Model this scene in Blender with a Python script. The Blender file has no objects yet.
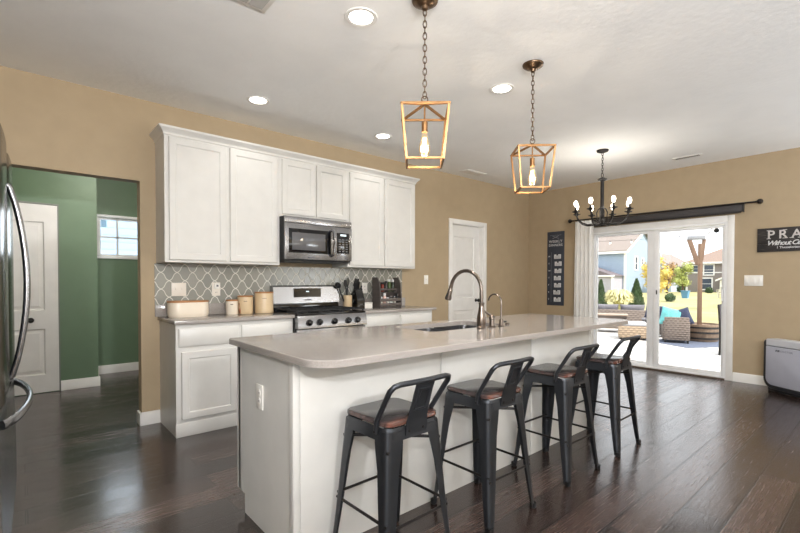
import bpy, bmesh, math, random
from mathutils import Vector, Matrix
random.seed(7)
sc = bpy.context.scene
COL = sc.collection
PI = math.pi

# ------------------------------------------------------------------ camera, sky, sun, window and fill light, exposure
def make_camera():
    yaw, pit, rol = math.radians(40.871), math.radians(-1.044), math.radians(0.107)
    f = Vector((math.sin(yaw)*math.cos(pit), math.cos(yaw)*math.cos(pit), math.sin(pit)))
    r = Vector((math.cos(yaw), -math.sin(yaw), 0)); u = r.cross(f)
    r2 = r*math.cos(rol) + u*math.sin(rol); u2 = -r*math.sin(rol) + u*math.cos(rol)
    cd = bpy.data.cameras.new('camera'); co = bpy.data.objects.new('camera', cd); COL.objects.link(co)
    m = Matrix((r2, u2, -f)).transposed().to_4x4(); m.translation = Vector((0, 0, 1.2184))
    co.matrix_world = m
    cd.sensor_width = 36; cd.lens = 435.14/800*36; cd.shift_y = 23.18/800
    cd.clip_start = .05; cd.clip_end = 400
    sc.camera = co
make_camera()
sc.view_settings.view_transform = 'Standard'
sc.view_settings.look = 'None'
sc.view_settings.gamma = 1
sc.view_settings.use_curve_mapping = False
sc.view_settings.exposure = 0.53
sc.cycles.max_bounces = 10
sc.cycles.diffuse_bounces = 6
sc.cycles.transparent_max_bounces = 16
sc.cycles.sample_clamp_indirect = 6
sc.cycles.caustics_reflective = False

w = bpy.data.worlds.new('hazy_sky'); sc.world = w; w.use_nodes = True
nt = w.node_tree; nt.nodes.clear()
wo = nt.nodes.new('ShaderNodeOutputWorld'); bg = nt.nodes.new('ShaderNodeBackground')
bg.inputs[0].default_value = (.93, .965, 1, 1); bg.inputs[1].default_value = 1.8
nt.links.new(bg.outputs[0], wo.inputs[0])

def sun(direction, energy):
    l = bpy.data.lights.new('sun', 'SUN'); l.energy = energy; l.angle = math.radians(1.2); l.color = (1, .95, .86)
    o = bpy.data.objects.new('sun', l); COL.objects.link(o)
    o.rotation_euler = Vector(direction).to_track_quat('-Z', 'Y').to_euler()
sun((.04, .66, -.75), 4.2)

def area(name, loc, direction, sx, sy, power, color=(1, 1, 1)):
    l = bpy.data.lights.new(name, 'AREA'); l.shape = 'RECTANGLE'; l.size = sx; l.size_y = sy; l.energy = power; l.color = color
    o = bpy.data.objects.new(name, l); COL.objects.link(o); o.location = loc
    o.rotation_euler = Vector(direction).to_track_quat('-Z', 'Y').to_euler()
    return o
# rear, side, dining: added fill lights in place of unseen windows behind the camera
area('fill_rear', (1.6, -4.85, 1.45), (0, .24, 1), 5.2, 2.0, 170, (.885, .945, 1))
area('fill_side', (-3.85, -2.2, 1.45), (1, .25, .25), 3.6, 2.0, 115, (.885, .945, 1))
area('fill_dining', (6.5, -2.6, 1.4), (-.3, .1, 1), 2.6, 1.9, 215, (.885, .945, 1))
area('daylight_hall', (1.25, 6.80, 1.8), (0, -1, -.1), .9, .5, 4, (.9, .96, 1))

# ------------------------------------------------------------------ materials
def s2l(c):
    return tuple((x/255/12.92 if x/255 <= .04045 else ((x/255+.055)/1.055)**2.4) for x in c)
MATS = {}
def mat(name, rgb, rough=.5, metal=0.0, bump=0.0, bscale=60, var=0.0, vscale=8, emit=0, spec=.5, coat=0.0, stretch=(1, 1, 1)):
    """procedural material: base colour with a little noise variation, noise bump"""
    if name in MATS: return MATS[name]
    m = bpy.data.materials.new(name); m.use_nodes = True; t = m.node_tree
    b = t.nodes['Principled BSDF']; c = s2l(rgb) + (1,)
    b.inputs['Base Color'].default_value = c; b.inputs['Roughness'].default_value = rough; b.inputs['Metallic'].default_value = metal
    b.inputs['Specular IOR Level'].default_value = spec
    b.inputs['Coat Weight'].default_value = coat
    tc = t.nodes.new('ShaderNodeTexCoord'); mp = t.nodes.new('ShaderNodeMapping'); mp.inputs['Scale'].default_value = stretch
    t.links.new(tc.outputs['Object'], mp.inputs[0])
    v = var if var else .03
    n = t.nodes.new('ShaderNodeTexNoise'); n.inputs['Scale'].default_value = vscale; n.inputs['Detail'].default_value = 4
    t.links.new(mp.outputs[0], n.inputs[0])
    r = t.nodes.new('ShaderNodeValToRGB')
    r.color_ramp.elements[0].position = .3; r.color_ramp.elements[1].position = .7
    r.color_ramp.elements[0].color = tuple(x*(1-v) for x in c[:3]) + (1,)
    r.color_ramp.elements[1].color = tuple(min(1, x*(1+v)) for x in c[:3]) + (1,)
    t.links.new(n.outputs[0], r.inputs[0]); t.links.new(r.outputs[0], b.inputs['Base Color'])
    if bump:
        n2 = t.nodes.new('ShaderNodeTexNoise'); n2.inputs['Scale'].default_value = bscale; n2.inputs['Detail'].default_value = 5
        t.links.new(mp.outputs[0], n2.inputs[0])
        bp = t.nodes.new('ShaderNodeBump'); bp.inputs['Strength'].default_value = bump; bp.inputs['Distance'].default_value = .01
        t.links.new(n2.outputs[0], bp.inputs['Height']); t.links.new(bp.outputs[0], b.inputs['Normal'])
    if emit:
        b.inputs['Emission Color'].default_value = c; b.inputs['Emission Strength'].default_value = emit
    MATS[name] = m
    return m

def glass_mat(name, tint=(1, 1, 1), refl=1.0):
    m = bpy.data.materials.new(name); m.use_nodes = True; t = m.node_tree; t.nodes.clear()
    o = t.nodes.new('ShaderNodeOutputMaterial'); mix = t.nodes.new('ShaderNodeMixShader')
    tr = t.nodes.new('ShaderNodeBsdfTransparent'); tr.inputs[0].default_value = tint + (1,)
    gl = t.nodes.new('ShaderNodeBsdfGlossy'); gl.inputs['Roughness'].default_value = .02
    fr = t.nodes.new('ShaderNodeFresnel'); fr.inputs[0].default_value = 1.0 + .45*refl
    t.links.new(fr.outputs[0], mix.inputs[0]); t.links.new(tr.outputs[0], mix.inputs[1]); t.links.new(gl.outputs[0], mix.inputs[2])
    t.links.new(mix.outputs[0], o.inputs[0]); MATS[name] = m
    return m

def nodes_mat(name):
    m = bpy.data.materials.new(name); m.use_nodes = True; MATS[name] = m
    return m, m.node_tree, m.node_tree.nodes['Principled BSDF']
def N(t, typ, **kw):
    n = t.nodes.new(typ)
    for k, v in kw.items(): setattr(n, k, v)
    return n
def math_node(t, op, a, b=None, c=None):
    n = t.nodes.new('ShaderNodeMath'); n.operation = op
    for i, x in enumerate((a, b, c)):
        if x is None: continue
        if isinstance(x, (int, float)): n.inputs[i].default_value = x
        else: t.links.new(x, n.inputs[i])
    return n.outputs[0]
def ramp(t, fac, stops):
    r = t.nodes.new('ShaderNodeValToRGB'); e = r.color_ramp.elements
    while len(e) < len(stops): e.new(.5)
    for q, (p, c) in zip(e, stops): q.position = p; q.color = tuple(c)[:3] + (1,)
    t.links.new(fac, r.inputs[0]); return r.outputs[0]
def mixc(t, fac, a, b, blend='MIX'):
    n = t.nodes.new('ShaderNodeMix'); n.data_type = 'RGBA'; n.blend_type = blend
    if isinstance(fac, (int, float)): n.inputs[0].default_value = fac
    else: t.links.new(fac, n.inputs[0])
    for i, x in ((6, a), (7, b)):
        if isinstance(x, tuple): n.inputs[i].default_value = x[:3] + (1,)
        else: t.links.new(x, n.inputs[i])
    return n.outputs[2]

def floor_material():
    m, t, b = nodes_mat('dark_hardwood')
    tc = N(t, 'ShaderNodeTexCoord')
    br = N(t, 'ShaderNodeTexBrick'); br.offset = .37; br.offset_frequency = 2
    br.inputs['Scale'].default_value = 1; br.inputs['Brick Width'].default_value = 1.35; br.inputs['Row Height'].default_value = .19
    br.inputs['Mortar Size'].default_value = .006; br.inputs['Mortar Smooth'].default_value = .3
    br.inputs['Color1'].default_value = (0, 0, 0, 1); br.inputs['Color2'].default_value = (1, 1, 1, 1); br.inputs['Mortar'].default_value = (.5, .5, .5, 1)
    t.links.new(tc.outputs['Object'], br.inputs[0])
    # per plank random shift of the grain
    sep = N(t, 'ShaderNodeSeparateColor'); t.links.new(br.outputs['Color'], sep.inputs[0])
    cmb = N(t, 'ShaderNodeCombineXYZ')
    t.links.new(math_node(t, 'MULTIPLY', sep.outputs[0], 13.7), cmb.inputs[0]); t.links.new(math_node(t, 'MULTIPLY', sep.outputs[0], 5.1), cmb.inputs[1])
    add = N(t, 'ShaderNodeVectorMath', operation='ADD'); t.links.new(tc.outputs['Object'], add.inputs[0]); t.links.new(cmb.outputs[0], add.inputs[1])
    mp = N(t, 'ShaderNodeMapping'); mp.inputs['Scale'].default_value = (1.6, 9, 1); t.links.new(add.outputs[0], mp.inputs[0])
    n1 = N(t, 'ShaderNodeTexNoise'); n1.inputs['Scale'].default_value = 1.5; n1.inputs['Detail'].default_value = 2; n1.inputs['Distortion'].default_value = .6
    t.links.new(mp.outputs[0], n1.inputs[0])
    rings = math_node(t, 'FRACT', math_node(t, 'MULTIPLY', n1.outputs[0], 14))
    rings = math_node(t, 'ABSOLUTE', math_node(t, 'SUBTRACT', rings, .5))
    mp2 = N(t, 'ShaderNodeMapping'); mp2.inputs['Scale'].default_value = (2.5, 60, 1); t.links.new(add.outputs[0], mp2.inputs[0])
    n2 = N(t, 'ShaderNodeTexNoise'); n2.inputs['Scale'].default_value = 2; n2.inputs['Detail'].default_value = 6; t.links.new(mp2.outputs[0], n2.inputs[0])
    base = ramp(t, sep.outputs[0], [(0, s2l((40, 31, 28))), (.5, s2l((58, 45, 40))), (1, s2l((78, 61, 54)))])
    gr = ramp(t, n2.outputs[0], [(.3, (.80, .80, .80)), (.7, (1.16, 1.16, 1.16))])
    col = mixc(t, 1.0, base, gr, 'MULTIPLY')
    rg = ramp(t, rings, [(0, (1.5, 1.46, 1.44)), (.08, (1, 1, 1)), (.5, (.9, .9, .9))])
    col = mixc(t, 1.0, col, rg, 'MULTIPLY')
    col = mixc(t, br.outputs['Fac'], col, s2l((12, 9, 8)))
    t.links.new(col, b.inputs['Base Color'])
    ro = math_node(t, 'ADD', ramp(t, n2.outputs[0], [(.3, (.12,)*3), (.7, (.24,)*3)]), math_node(t, 'MULTIPLY', sep.outputs[0], .08))
    t.links.new(ro, b.inputs['Roughness'])
    h = math_node(t, 'ADD', math_node(t, 'MULTIPLY', n2.outputs[0], .30), math_node(t, 'MULTIPLY', math_node(t, 'MINIMUM', rings, .10), 2.2))
    h = math_node(t, 'SUBTRACT', h, math_node(t, 'MULTIPLY', br.outputs['Fac'], 2.5))
    bp = N(t, 'ShaderNodeBump'); bp.inputs['Strength'].default_value = .22; bp.inputs['Distance'].default_value = .004
    t.links.new(h, bp.inputs['Height']); t.links.new(bp.outputs[0], b.inputs['Normal'])
    b.inputs['Specular IOR Level'].default_value = .9
    return m

def tile_material():
    """arabesque lantern tile: two families of S-shaped grout lines"""
    m, t, b = nodes_mat('arabesque_tile')
    tc = N(t, 'ShaderNodeTexCoord'); sp = N(t, 'ShaderNodeSeparateXYZ'); t.links.new(tc.outputs['Object'], sp.inputs[0])
    u = math_node(t, 'DIVIDE', sp.outputs[0], .128); v = math_node(t, 'DIVIDE', sp.outputs[2], .144)
    a = math_node(t, 'ADD', u, v); c = math_node(t, 'SUBTRACT', u, v)
    A = -.06
    p = math_node(t, 'ADD', a, math_node(t, 'MULTIPLY', math_node(t, 'SINE', math_node(t, 'MULTIPLY', c, 2*PI)), A))
    q = math_node(t, 'ADD', c, math_node(t, 'MULTIPLY', math_node(t, 'SINE', math_node(t, 'MULTIPLY', a, 2*PI)), A))
    def dist(x): return math_node(t, 'SUBTRACT', .5, math_node(t, 'ABSOLUTE', math_node(t, 'SUBTRACT', math_node(t, 'FRACT', x), .5)))
    d = math_node(t, 'MINIMUM', dist(p), dist(q))
    cell = N(t, 'ShaderNodeCombineXYZ'); t.links.new(math_node(t, 'FLOOR', p), cell.inputs[0]); t.links.new(math_node(t, 'FLOOR', q), cell.inputs[1])
    wn = N(t, 'ShaderNodeTexWhiteNoise'); t.links.new(cell.outputs[0], wn.inputs[0])
    tile = ramp(t, wn.outputs[0], [(0, s2l((132, 131, 123))), (1, s2l((148, 147, 137)))])
    g = ramp(t, d, [(.022, (0, 0, 0)), (.04, (1, 1, 1))])
    col = mixc(t, g, s2l((222, 217, 206)), tile)
    t.links.new(col, b.inputs['Base Color'])
    ro = ramp(t, d, [(.022, (.7,)*3), (.045, (.2,)*3)]); t.links.new(ro, b.inputs['Roughness'])
    h = ramp(t, d, [(.02, (0, 0, 0)), (.07, (.75,)*3), (.2, (1, 1, 1))])
    bp = N(t, 'ShaderNodeBump'); bp.inputs['Strength'].default_value = .22; bp.inputs['Distance'].default_value = .004
    t.links.new(h, bp.inputs['Height']); t.links.new(bp.outputs[0], b.inputs['Normal'])
    return m

def counter_material():
    m, t, b = nodes_mat('grey_quartz')
    tc = N(t, 'ShaderNodeTexCoord')
    n = N(t, 'ShaderNodeTexNoise'); n.inputs['Scale'].default_value = 420; n.inputs['Detail'].default_value = 2; t.links.new(tc.outputs['Object'], n.inputs[0])
    n2 = N(t, 'ShaderNodeTexNoise'); n2.inputs['Scale'].default_value = 5; t.links.new(tc.outputs['Object'], n2.inputs[0])
    col = ramp(t, n.outputs[0], [(.32, s2l((116, 110, 105))), (.45, s2l((152, 145, 139))), (.62, s2l((158, 151, 145))), (.72, s2l((196, 190, 185)))])
    col = mixc(t, 1.0, col, ramp(t, n2.outputs[0], [(.3, (.96,)*3), (.7, (1.03,)*3)]), 'MULTIPLY')
    t.links.new(col, b.inputs['Base Color']); b.inputs['Roughness'].default_value = .12
    return m

def siding_material(name, rgb, pitch=.18):
    m, t, b = nodes_mat(name)
    tc = N(t, 'ShaderNodeTexCoord'); sp = N(t, 'ShaderNodeSeparateXYZ'); t.links.new(tc.outputs['Object'], sp.inputs[0])
    f = math_node(t, 'FRACT', math_node(t, 'DIVIDE', sp.outputs[2], pitch))
    c = s2l(rgb)
    col = ramp(t, f, [(0, tuple(x*.6 for x in c)), (.12, c), (1, tuple(min(1, x*1.05) for x in c))])
    t.links.new(col, b.inputs['Base Color']); b.inputs['Roughness'].default_value = .7
    bp = N(t, 'ShaderNodeBump'); bp.inputs['Distance'].default_value = .02; t.links.new(f, bp.inputs['Height']); t.links.new(bp.outputs[0], b.inputs['Normal'])
    return m

def paver_material():
    m, t, b = nodes_mat('pale_pavers')
    tc = N(t, 'ShaderNodeTexCoord')
    br = N(t, 'ShaderNodeTexBrick'); br.inputs['Scale'].default_value = 1; br.inputs['Brick Width'].default_value = .9; br.inputs['Row Height'].default_value = .45
    br.inputs['Mortar Size'].default_value = .012
    br.inputs['Color1'].default_value = s2l((196, 193, 189)) + (1,); br.inputs['Color2'].default_value = s2l((206, 203, 199)) + (1,); br.inputs['Mortar'].default_value = s2l((128, 124, 118)) + (1,)
    mp = N(t, 'ShaderNodeMapping'); mp.inputs['Rotation'].default_value = (0, 0, .1); t.links.new(tc.outputs['Object'], mp.inputs[0]); t.links.new(mp.outputs[0], br.inputs[0])
    t.links.new(br.outputs['Color'], b.inputs['Base Color']); b.inputs['Roughness'].default_value = .8
    return m

def lawn_material():
    m, t, b = nodes_mat('lawn_grass')
    tc = N(t, 'ShaderNodeTexCoord')
    n = N(t, 'ShaderNodeTexNoise'); n.inputs['Scale'].default_value = .35; n.inputs['Detail'].default_value = 8; t.links.new(tc.outputs['Object'], n.inputs[0])
    col = ramp(t, n.outputs[0], [(.3, s2l((126, 126, 82))), (.5, s2l((156, 149, 102))), (.7, s2l((170, 161, 118)))])
    t.links.new(col, b.inputs['Base Color']); b.inputs['Roughness'].default_value = .9
    return m

def wicker_material(name, rgb):
    m, t, b = nodes_mat(name)
    tc = N(t, 'ShaderNodeTexCoord')
    wv = N(t, 'ShaderNodeTexWave', bands_direction='Z'); wv.inputs['Scale'].default_value = 6; wv.inputs['Distortion'].default_value = 1.5; t.links.new(tc.outputs['Object'], wv.inputs[0])
    ck = N(t, 'ShaderNodeTexChecker'); ck.inputs['Scale'].default_value = 18; t.links.new(tc.outputs['Object'], ck.inputs[0])
    c = s2l(rgb)
    f = math_node(t, 'ADD', math_node(t, 'MULTIPLY', wv.outputs['Fac'], .6), math_node(t, 'MULTIPLY', ck.outputs['Fac'], .4))
    col = ramp(t, f, [(0, tuple(x*.55 for x in c)), (1, tuple(min(1, x*1.3) for x in c))])
    t.links.new(col, b.inputs['Base Color']); b.inputs['Roughness'].default_value = .7
    bp = N(t, 'ShaderNodeBump'); bp.inputs['Distance'].default_value = .01; t.links.new(f, bp.inputs['Height']); t.links.new(bp.outputs[0], b.inputs['Normal'])
    return m

def seat_wood_material():
    m, t, b = nodes_mat('worn_charcoal_wood')
    tc = N(t, 'ShaderNodeTexCoord'); sp = N(t, 'ShaderNodeSeparateXYZ'); t.links.new(tc.outputs['Object'], sp.inputs[0])
    mp = N(t, 'ShaderNodeMapping'); mp.inputs['Scale'].default_value = (4, 30, 4); t.links.new(tc.outputs['Object'], mp.inputs[0])
    n = N(t, 'ShaderNodeTexNoise'); n.inputs['Scale'].default_value = 2; n.inputs['Detail'].default_value = 6; t.links.new(mp.outputs[0], n.inputs[0])
    dark = ramp(t, n.outputs[0], [(.3, s2l((44, 42, 43))), (.7, s2l((70, 66, 66)))])
    red = ramp(t, n.outputs[0], [(.3, s2l((56, 40, 36))), (.7, s2l((112, 62, 46)))])
    # red-brown wear towards the rear rim of the seat
    n3 = N(t, 'ShaderNodeTexNoise'); n3.inputs['Scale'].default_value = 9; t.links.new(tc.outputs['Object'], n3.inputs[0])
    e = math_node(t, 'MAXIMUM', math_node(t, 'MULTIPLY', sp.outputs[1], -1.0), math_node(t, 'MULTIPLY', math_node(t, 'ABSOLUTE', sp.outputs[0]), .78))
    e = math_node(t, 'ADD', e, math_node(t, 'MULTIPLY', n3.outputs[0], .05))
    fac = ramp(t, e, [(.128, (0, 0, 0)), (.182, (1, 1, 1))])
    t.links.new(mixc(t, fac, dark, red), b.inputs['Base Color']); b.inputs['Roughness'].default_value = .24
    return m

def old_plank_material():
    m, t, b = nodes_mat('dark_plank')
    tc = N(t, 'ShaderNodeTexCoord'); mp = N(t, 'ShaderNodeMapping'); mp.inputs['Scale'].default_value = (6, 6, 60); t.links.new(tc.outputs['Object'], mp.inputs[0])
    n = N(t, 'ShaderNodeTexNoise'); n.inputs['Scale'].default_value = 2; n.inputs['Detail'].default_value = 6; t.links.new(mp.outputs[0], n.inputs[0])
    t.links.new(ramp(t, n.outputs[0], [(.35, s2l((26, 22, 22))), (.6, s2l((44, 38, 37))), (.75, s2l((92, 84, 80)))]), b.inputs['Base Color']); b.inputs['Roughness'].default_value = .6
    return m

STICKER = bpy.data.materials.new('sticker_translucent'); STICKER.use_nodes = True
_t = STICKER.node_tree; _tr = _t.nodes.new('ShaderNodeBsdfTranslucent'); _tr.inputs[0].default_value = (.85, .93, .95, 1); _t.links.new(_tr.outputs[0], _t.nodes['Material Output'].inputs[0])
WHITE_CAB = mat('cabinet_white', (210, 208, 203), .35)
WHITE_TRIM = mat('trim_white', (236, 234, 230), .4)
WHITE_VINYL = mat('vinyl_white', (240, 240, 240), .3)
WALL_TAN = mat('wall_tan', (174, 155, 126), .75, bump=.08, bscale=120)
WALL_GREEN = mat('wall_green', (96, 120, 93), .5, bump=.06, bscale=120)
CEIL = mat('ceiling_white', (247, 247, 246), .9, bump=.3, bscale=22, var=.015, vscale=5)
DOOR_WHITE = mat('door_white', (226, 224, 220), .4)
STEEL = mat('stainless_steel', (150, 150, 152), .26, 1.0, stretch=(1, 1, 40), var=.05, vscale=12)
DARKSTEEL = mat('dark_stainless', (62, 63, 67), .18, 1.0, var=.05, stretch=(1, 1, 30))
BLACK_GLOSS = mat('black_gloss', (14, 14, 15), .08)
BLACK_MATTE = mat('black_matte', (22, 22, 23), .5)
IRON = mat('cast_iron', (28, 28, 30), .55, bump=.2)
GUNMETAL = mat('gunmetal', (58, 60, 64), .36, .75, var=.08, vscale=6)
BRASS = mat('aged_brass', (150, 112, 74), .38, .9, var=.15, vscale=14)
BRONZE = mat('antique_bronze', (104, 84, 66), .3, .9, var=.15, vscale=20)
NICKEL = mat('brushed_bronze_nickel', (116, 106, 98), .28, 1.0, var=.08)
BLACK_IRON = mat('black_iron', (34, 31, 30), .45, .5)
STONE = counter_material()
TILE = tile_material()
FLOOR = floor_material()
SEATWOOD = seat_wood_material()
PLANK = old_plank_material()
GLASS = glass_mat('window_glass')
BULBGLASS = glass_mat('bulb_glass', (1, .96, .88), .55)
_t = BULBGLASS.node_tree; _a = _t.nodes.new('ShaderNodeAddShader'); _e = _t.nodes.new('ShaderNodeEmission')
_e.inputs[0].default_value = (1, .72, .38, 1); _e.inputs[1].default_value = .11
_mx = [q for q in _t.nodes if q.type == 'MIX_SHADER'][0]; _t.links.new(_mx.outputs[0], _a.inputs[0]); _t.links.new(_e.outputs[0], _a.inputs[1])
_t.links.new(_a.outputs[0], [q for q in _t.nodes if q.type == 'OUTPUT_MATERIAL'][0].inputs[0])
FIL = mat('filament', (255, 206, 130), .5, emit=22)
BULB = mat('lit_frosted_bulb', (255, 244, 226), .5, emit=7)
CANLED = mat('downlight_diffuser', (255, 250, 242), .5, emit=9)
CREAM = mat('cream_ceramic', (226, 214, 196), .3)
TAN_AND_SHADED = mat('tan_and_shaded_ceramic', (206, 182, 146), .35)  # tan for the crock; on the larger canisters, shade put into the cream
WOODLID = mat('light_wood', (176, 120, 70), .45, var=.15, vscale=5, stretch=(1, 12, 12))
PLATE = mat('plate_white', (236, 233, 226), .3)
PLATE_TAN = mat('plate_almond', (230, 222, 210), .35)
RACKWOOD = mat('rack_grey_wood', (84, 76, 72), .6, var=.2, vscale=4, stretch=(1, 1, 14))
SLATE = mat('slate_board', (54, 58, 68), .6, var=.08)
CHALK = mat('chalk_white', (214, 214, 214), .8)
SILVERTXT = mat('silver_paint', (196, 190, 186), .5, var=.1)
CURTAIN = mat('curtain_white', (236, 234, 230), .85, bump=.05, bscale=300)
PURI_GREY = mat('purifier_grey', (172, 174, 186), .35)
PURI_DARK = mat('purifier_dark', (40, 41, 45), .35)
PAVERS = paver_material()
LAWN = lawn_material()
WICKER_TAN = wicker_material('wicker_tan', (166, 146, 124))
WICKER_GREY = wicker_material('wicker_grey', (120, 108, 100))
CUSH_GREY = mat('cushion_grey', (108, 106, 112), .9, bump=.1)
CUSH_LIGHT = mat('cushion_light', (176, 178, 184), .9)
CUSH_NAVY = mat('cushion_navy', (42, 50, 74), .9)
CUSH_TEAL = mat('cushion_teal', (104, 176, 178), .9, var=.25, vscale=10)
POSTWOOD = mat('post_wood', (118, 94, 76), .75, var=.2, vscale=3, stretch=(14, 14, 1))
BARRELWOOD = mat('barrel_wood', (132, 112, 94), .8, var=.2, vscale=3, stretch=(10, 10, 1))
SIDING_BLUE = siding_material('siding_blue', (152, 170, 190))
SIDING_GREY = siding_material('siding_grey', (140, 132, 128))
SIDING_PALE = siding_material('siding_pale', (186, 200, 216))
SIDING_LILAC = siding_material('siding_lilac', (170, 168, 180))
SIDING_SKY = siding_material('siding_sky', (150, 178, 206), .16)
ROOF_GREY = mat('roof_grey', (132, 122, 116), .9, bump=.3, var=.1)
ROOF_BROWN = mat('roof_brown', (134, 116, 106), .9, bump=.3, var=.1)
LEAF_YELLOW = mat('leaf_yellow', (204, 184, 104), .8, var=.3, vscale=3)
LEAF_LIME = mat('leaf_lime', (158, 166, 96), .8, var=.3, vscale=3)
LEAF_DARK = mat('leaf_evergreen', (62, 84, 50), .8, var=.3, vscale=4)
LEAF_RUST = mat('leaf_rust', (150, 120, 86), .8, var=.3, vscale=4)
GRASSBLADE = mat('pampas_blade', (206, 200, 150), .8, var=.2, vscale=3)
BARK = mat('bark', (88, 70, 56), .9)
RUG = mat('rug_blue', (92, 100, 118), .95, var=.08, vscale=6)

# ------------------------------------------------------------------ mesh builder
class MB:
    def __init__(s): s.v = []; s.f = []
    def add(s, vs, fs):
        o = len(s.v); s.v += [Vector(p) for p in vs]; s.f += [tuple(i+o for i in f) for f in fs]; return s
    def addbm(s, bm, M=None):
        bm.verts.ensure_lookup_table(); bm.verts.index_update()
        vs = [(M @ v.co if M else v.co.copy()) for v in bm.verts]; fs = [tuple(v.index for v in f.verts) for f in bm.faces]
        bm.free(); return s.add(vs, fs)
    def box(s, x0, x1, y0, y1, z0, z1, bev=0, seg=2, M=None):
        bm = bmesh.new(); bmesh.ops.create_cube(bm, size=1)
        for v in bm.verts: v.co = Vector((x0+(v.co.x+.5)*(x1-x0), y0+(v.co.y+.5)*(y1-y0), z0+(v.co.z+.5)*(z1-z0)))
        if bev:
            bev = min(bev, .45*min(abs(x1-x0), abs(y1-y0), abs(z1-z0)))
            bmesh.ops.bevel(bm, geom=bm.edges[:], offset=bev, segments=seg, profile=.5, affect='EDGES')
        return s.addbm(bm, M)
    def loft(s, rings, caps=True, closed=True):
        """rings: list of equal-length point lists"""
        n = len(rings[0]); vs = [p for r in rings for p in r]; fs = []
        for k in range(len(rings)-1):
            for i in range(n if closed else n-1):
                j = (i+1) % n
                fs.append((k*n+i, k*n+j, (k+1)*n+j, (k+1)*n+i))
        if caps:
            fs.append(tuple(range(n-1, -1, -1))); fs.append(tuple(range((len(rings)-1)*n, len(rings)*n)))
        return s.add(vs, fs)
    def lathe(s, prof, c=(0, 0, 0), n=24, M=None, sx=1, sy=1):
        """prof: (radius, z) from bottom to top"""
        rings = []
        for r, z in prof:
            ring = [Vector((math.cos(2*PI*i/n)*max(r, 1e-4)*sx, math.sin(2*PI*i/n)*max(r, 1e-4)*sy, z)) for i in range(n)]
            ring = [(M @ p if M else p) + Vector(c) for p in ring]; rings.append(ring)
        return s.loft(rings)
    def cyl(s, p0, p1, r0, r1=None, n=12):
        return s.tube([p0, p1], r0, n, r1)
    def tube(s, pts, r, n=10, r1=None, closed=False, flat=1.0):
        pts = [Vector(p) for p in pts]; m = len(pts); rings = []; up = None
        for i, p in enumerate(pts):
            if closed: d = pts[(i+1) % m] - pts[i-1]
            else: d = pts[min(i+1, m-1)] - pts[max(i-1, 0)]
            d.normalize()
            if up is None:
                up = Vector((0, 0, 1)) if abs(d.z) < .9 else Vector((1, 0, 0))
            a = d.cross(up); a.normalize(); b = a.cross(d); up = b
            rr = r[i] if isinstance(r, (list, tuple)) else (r if r1 is None else r + (r1-r)*i/(m-1))
            rings.append([p + (a*math.cos(2*PI*k/n) + b*math.sin(2*PI*k/n)*flat)*rr for k in range(n)])
        if closed: rings.append(rings[0]); return s.loft(rings, caps=False)
        return s.loft(rings)
    def prism(s, poly, axis, a, b):
        """polygon of 2-D points extruded along axis x, y or z"""
        def P(q, t): return {'x': (t, q[0], q[1]), 'y': (q[0], t, q[1]), 'z': (q[0], q[1], t)}[axis]
        return s.loft([[Vector(P(q, a)) for q in poly], [Vector(P(q, b)) for q in poly]])
    def sphere(s, c, r, sub=2, scale=(1, 1, 1)):
        bm = bmesh.new(); bmesh.ops.create_icosphere(bm, subdivisions=sub, radius=r)
        return s.addbm(bm, Matrix.Translation(c) @ Matrix.Diagonal((*scale, 1)))
    def xf(s, M):
        s.v = [M @ p for p in s.v]; return s
    def build(s, name, m, parent=None, smooth=35, loc=None):
        me = bpy.data.meshes.new(name)
        org = Vector((0, 0, 0))
        me.from_pydata([tuple(p-org) for p in s.v], [], s.f); me.update()
        bm = bmesh.new(); bm.from_mesh(me); bmesh.ops.recalc_face_normals(bm, faces=bm.faces[:]); bm.to_mesh(me); bm.free()
        if smooth:
            for p in me.polygons: p.use_smooth = True
            me.set_sharp_from_angle(angle=math.radians(smooth))
        me.materials.append(m)
        o = bpy.data.objects.new(name, me); COL.objects.link(o)
        if parent: o.parent = parent
        if loc: o.location = loc
        return o

def rrect(cx, cy, hx, hy, r, n=6):
    pts = []
    for sx, sy, a0 in ((1, 1, 0), (-1, 1, PI/2), (-1, -1, PI), (1, -1, 1.5*PI)):
        for k in range(n+1):
            a = a0 + PI/2*k/n
            pts.append((cx + sx*(hx-r) + r*math.cos(a), cy + sy*(hy-r) + r*math.sin(a)))
    return pts
def ring3(pts, z): return [Vector((x, y, z)) for x, y in pts]

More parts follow.
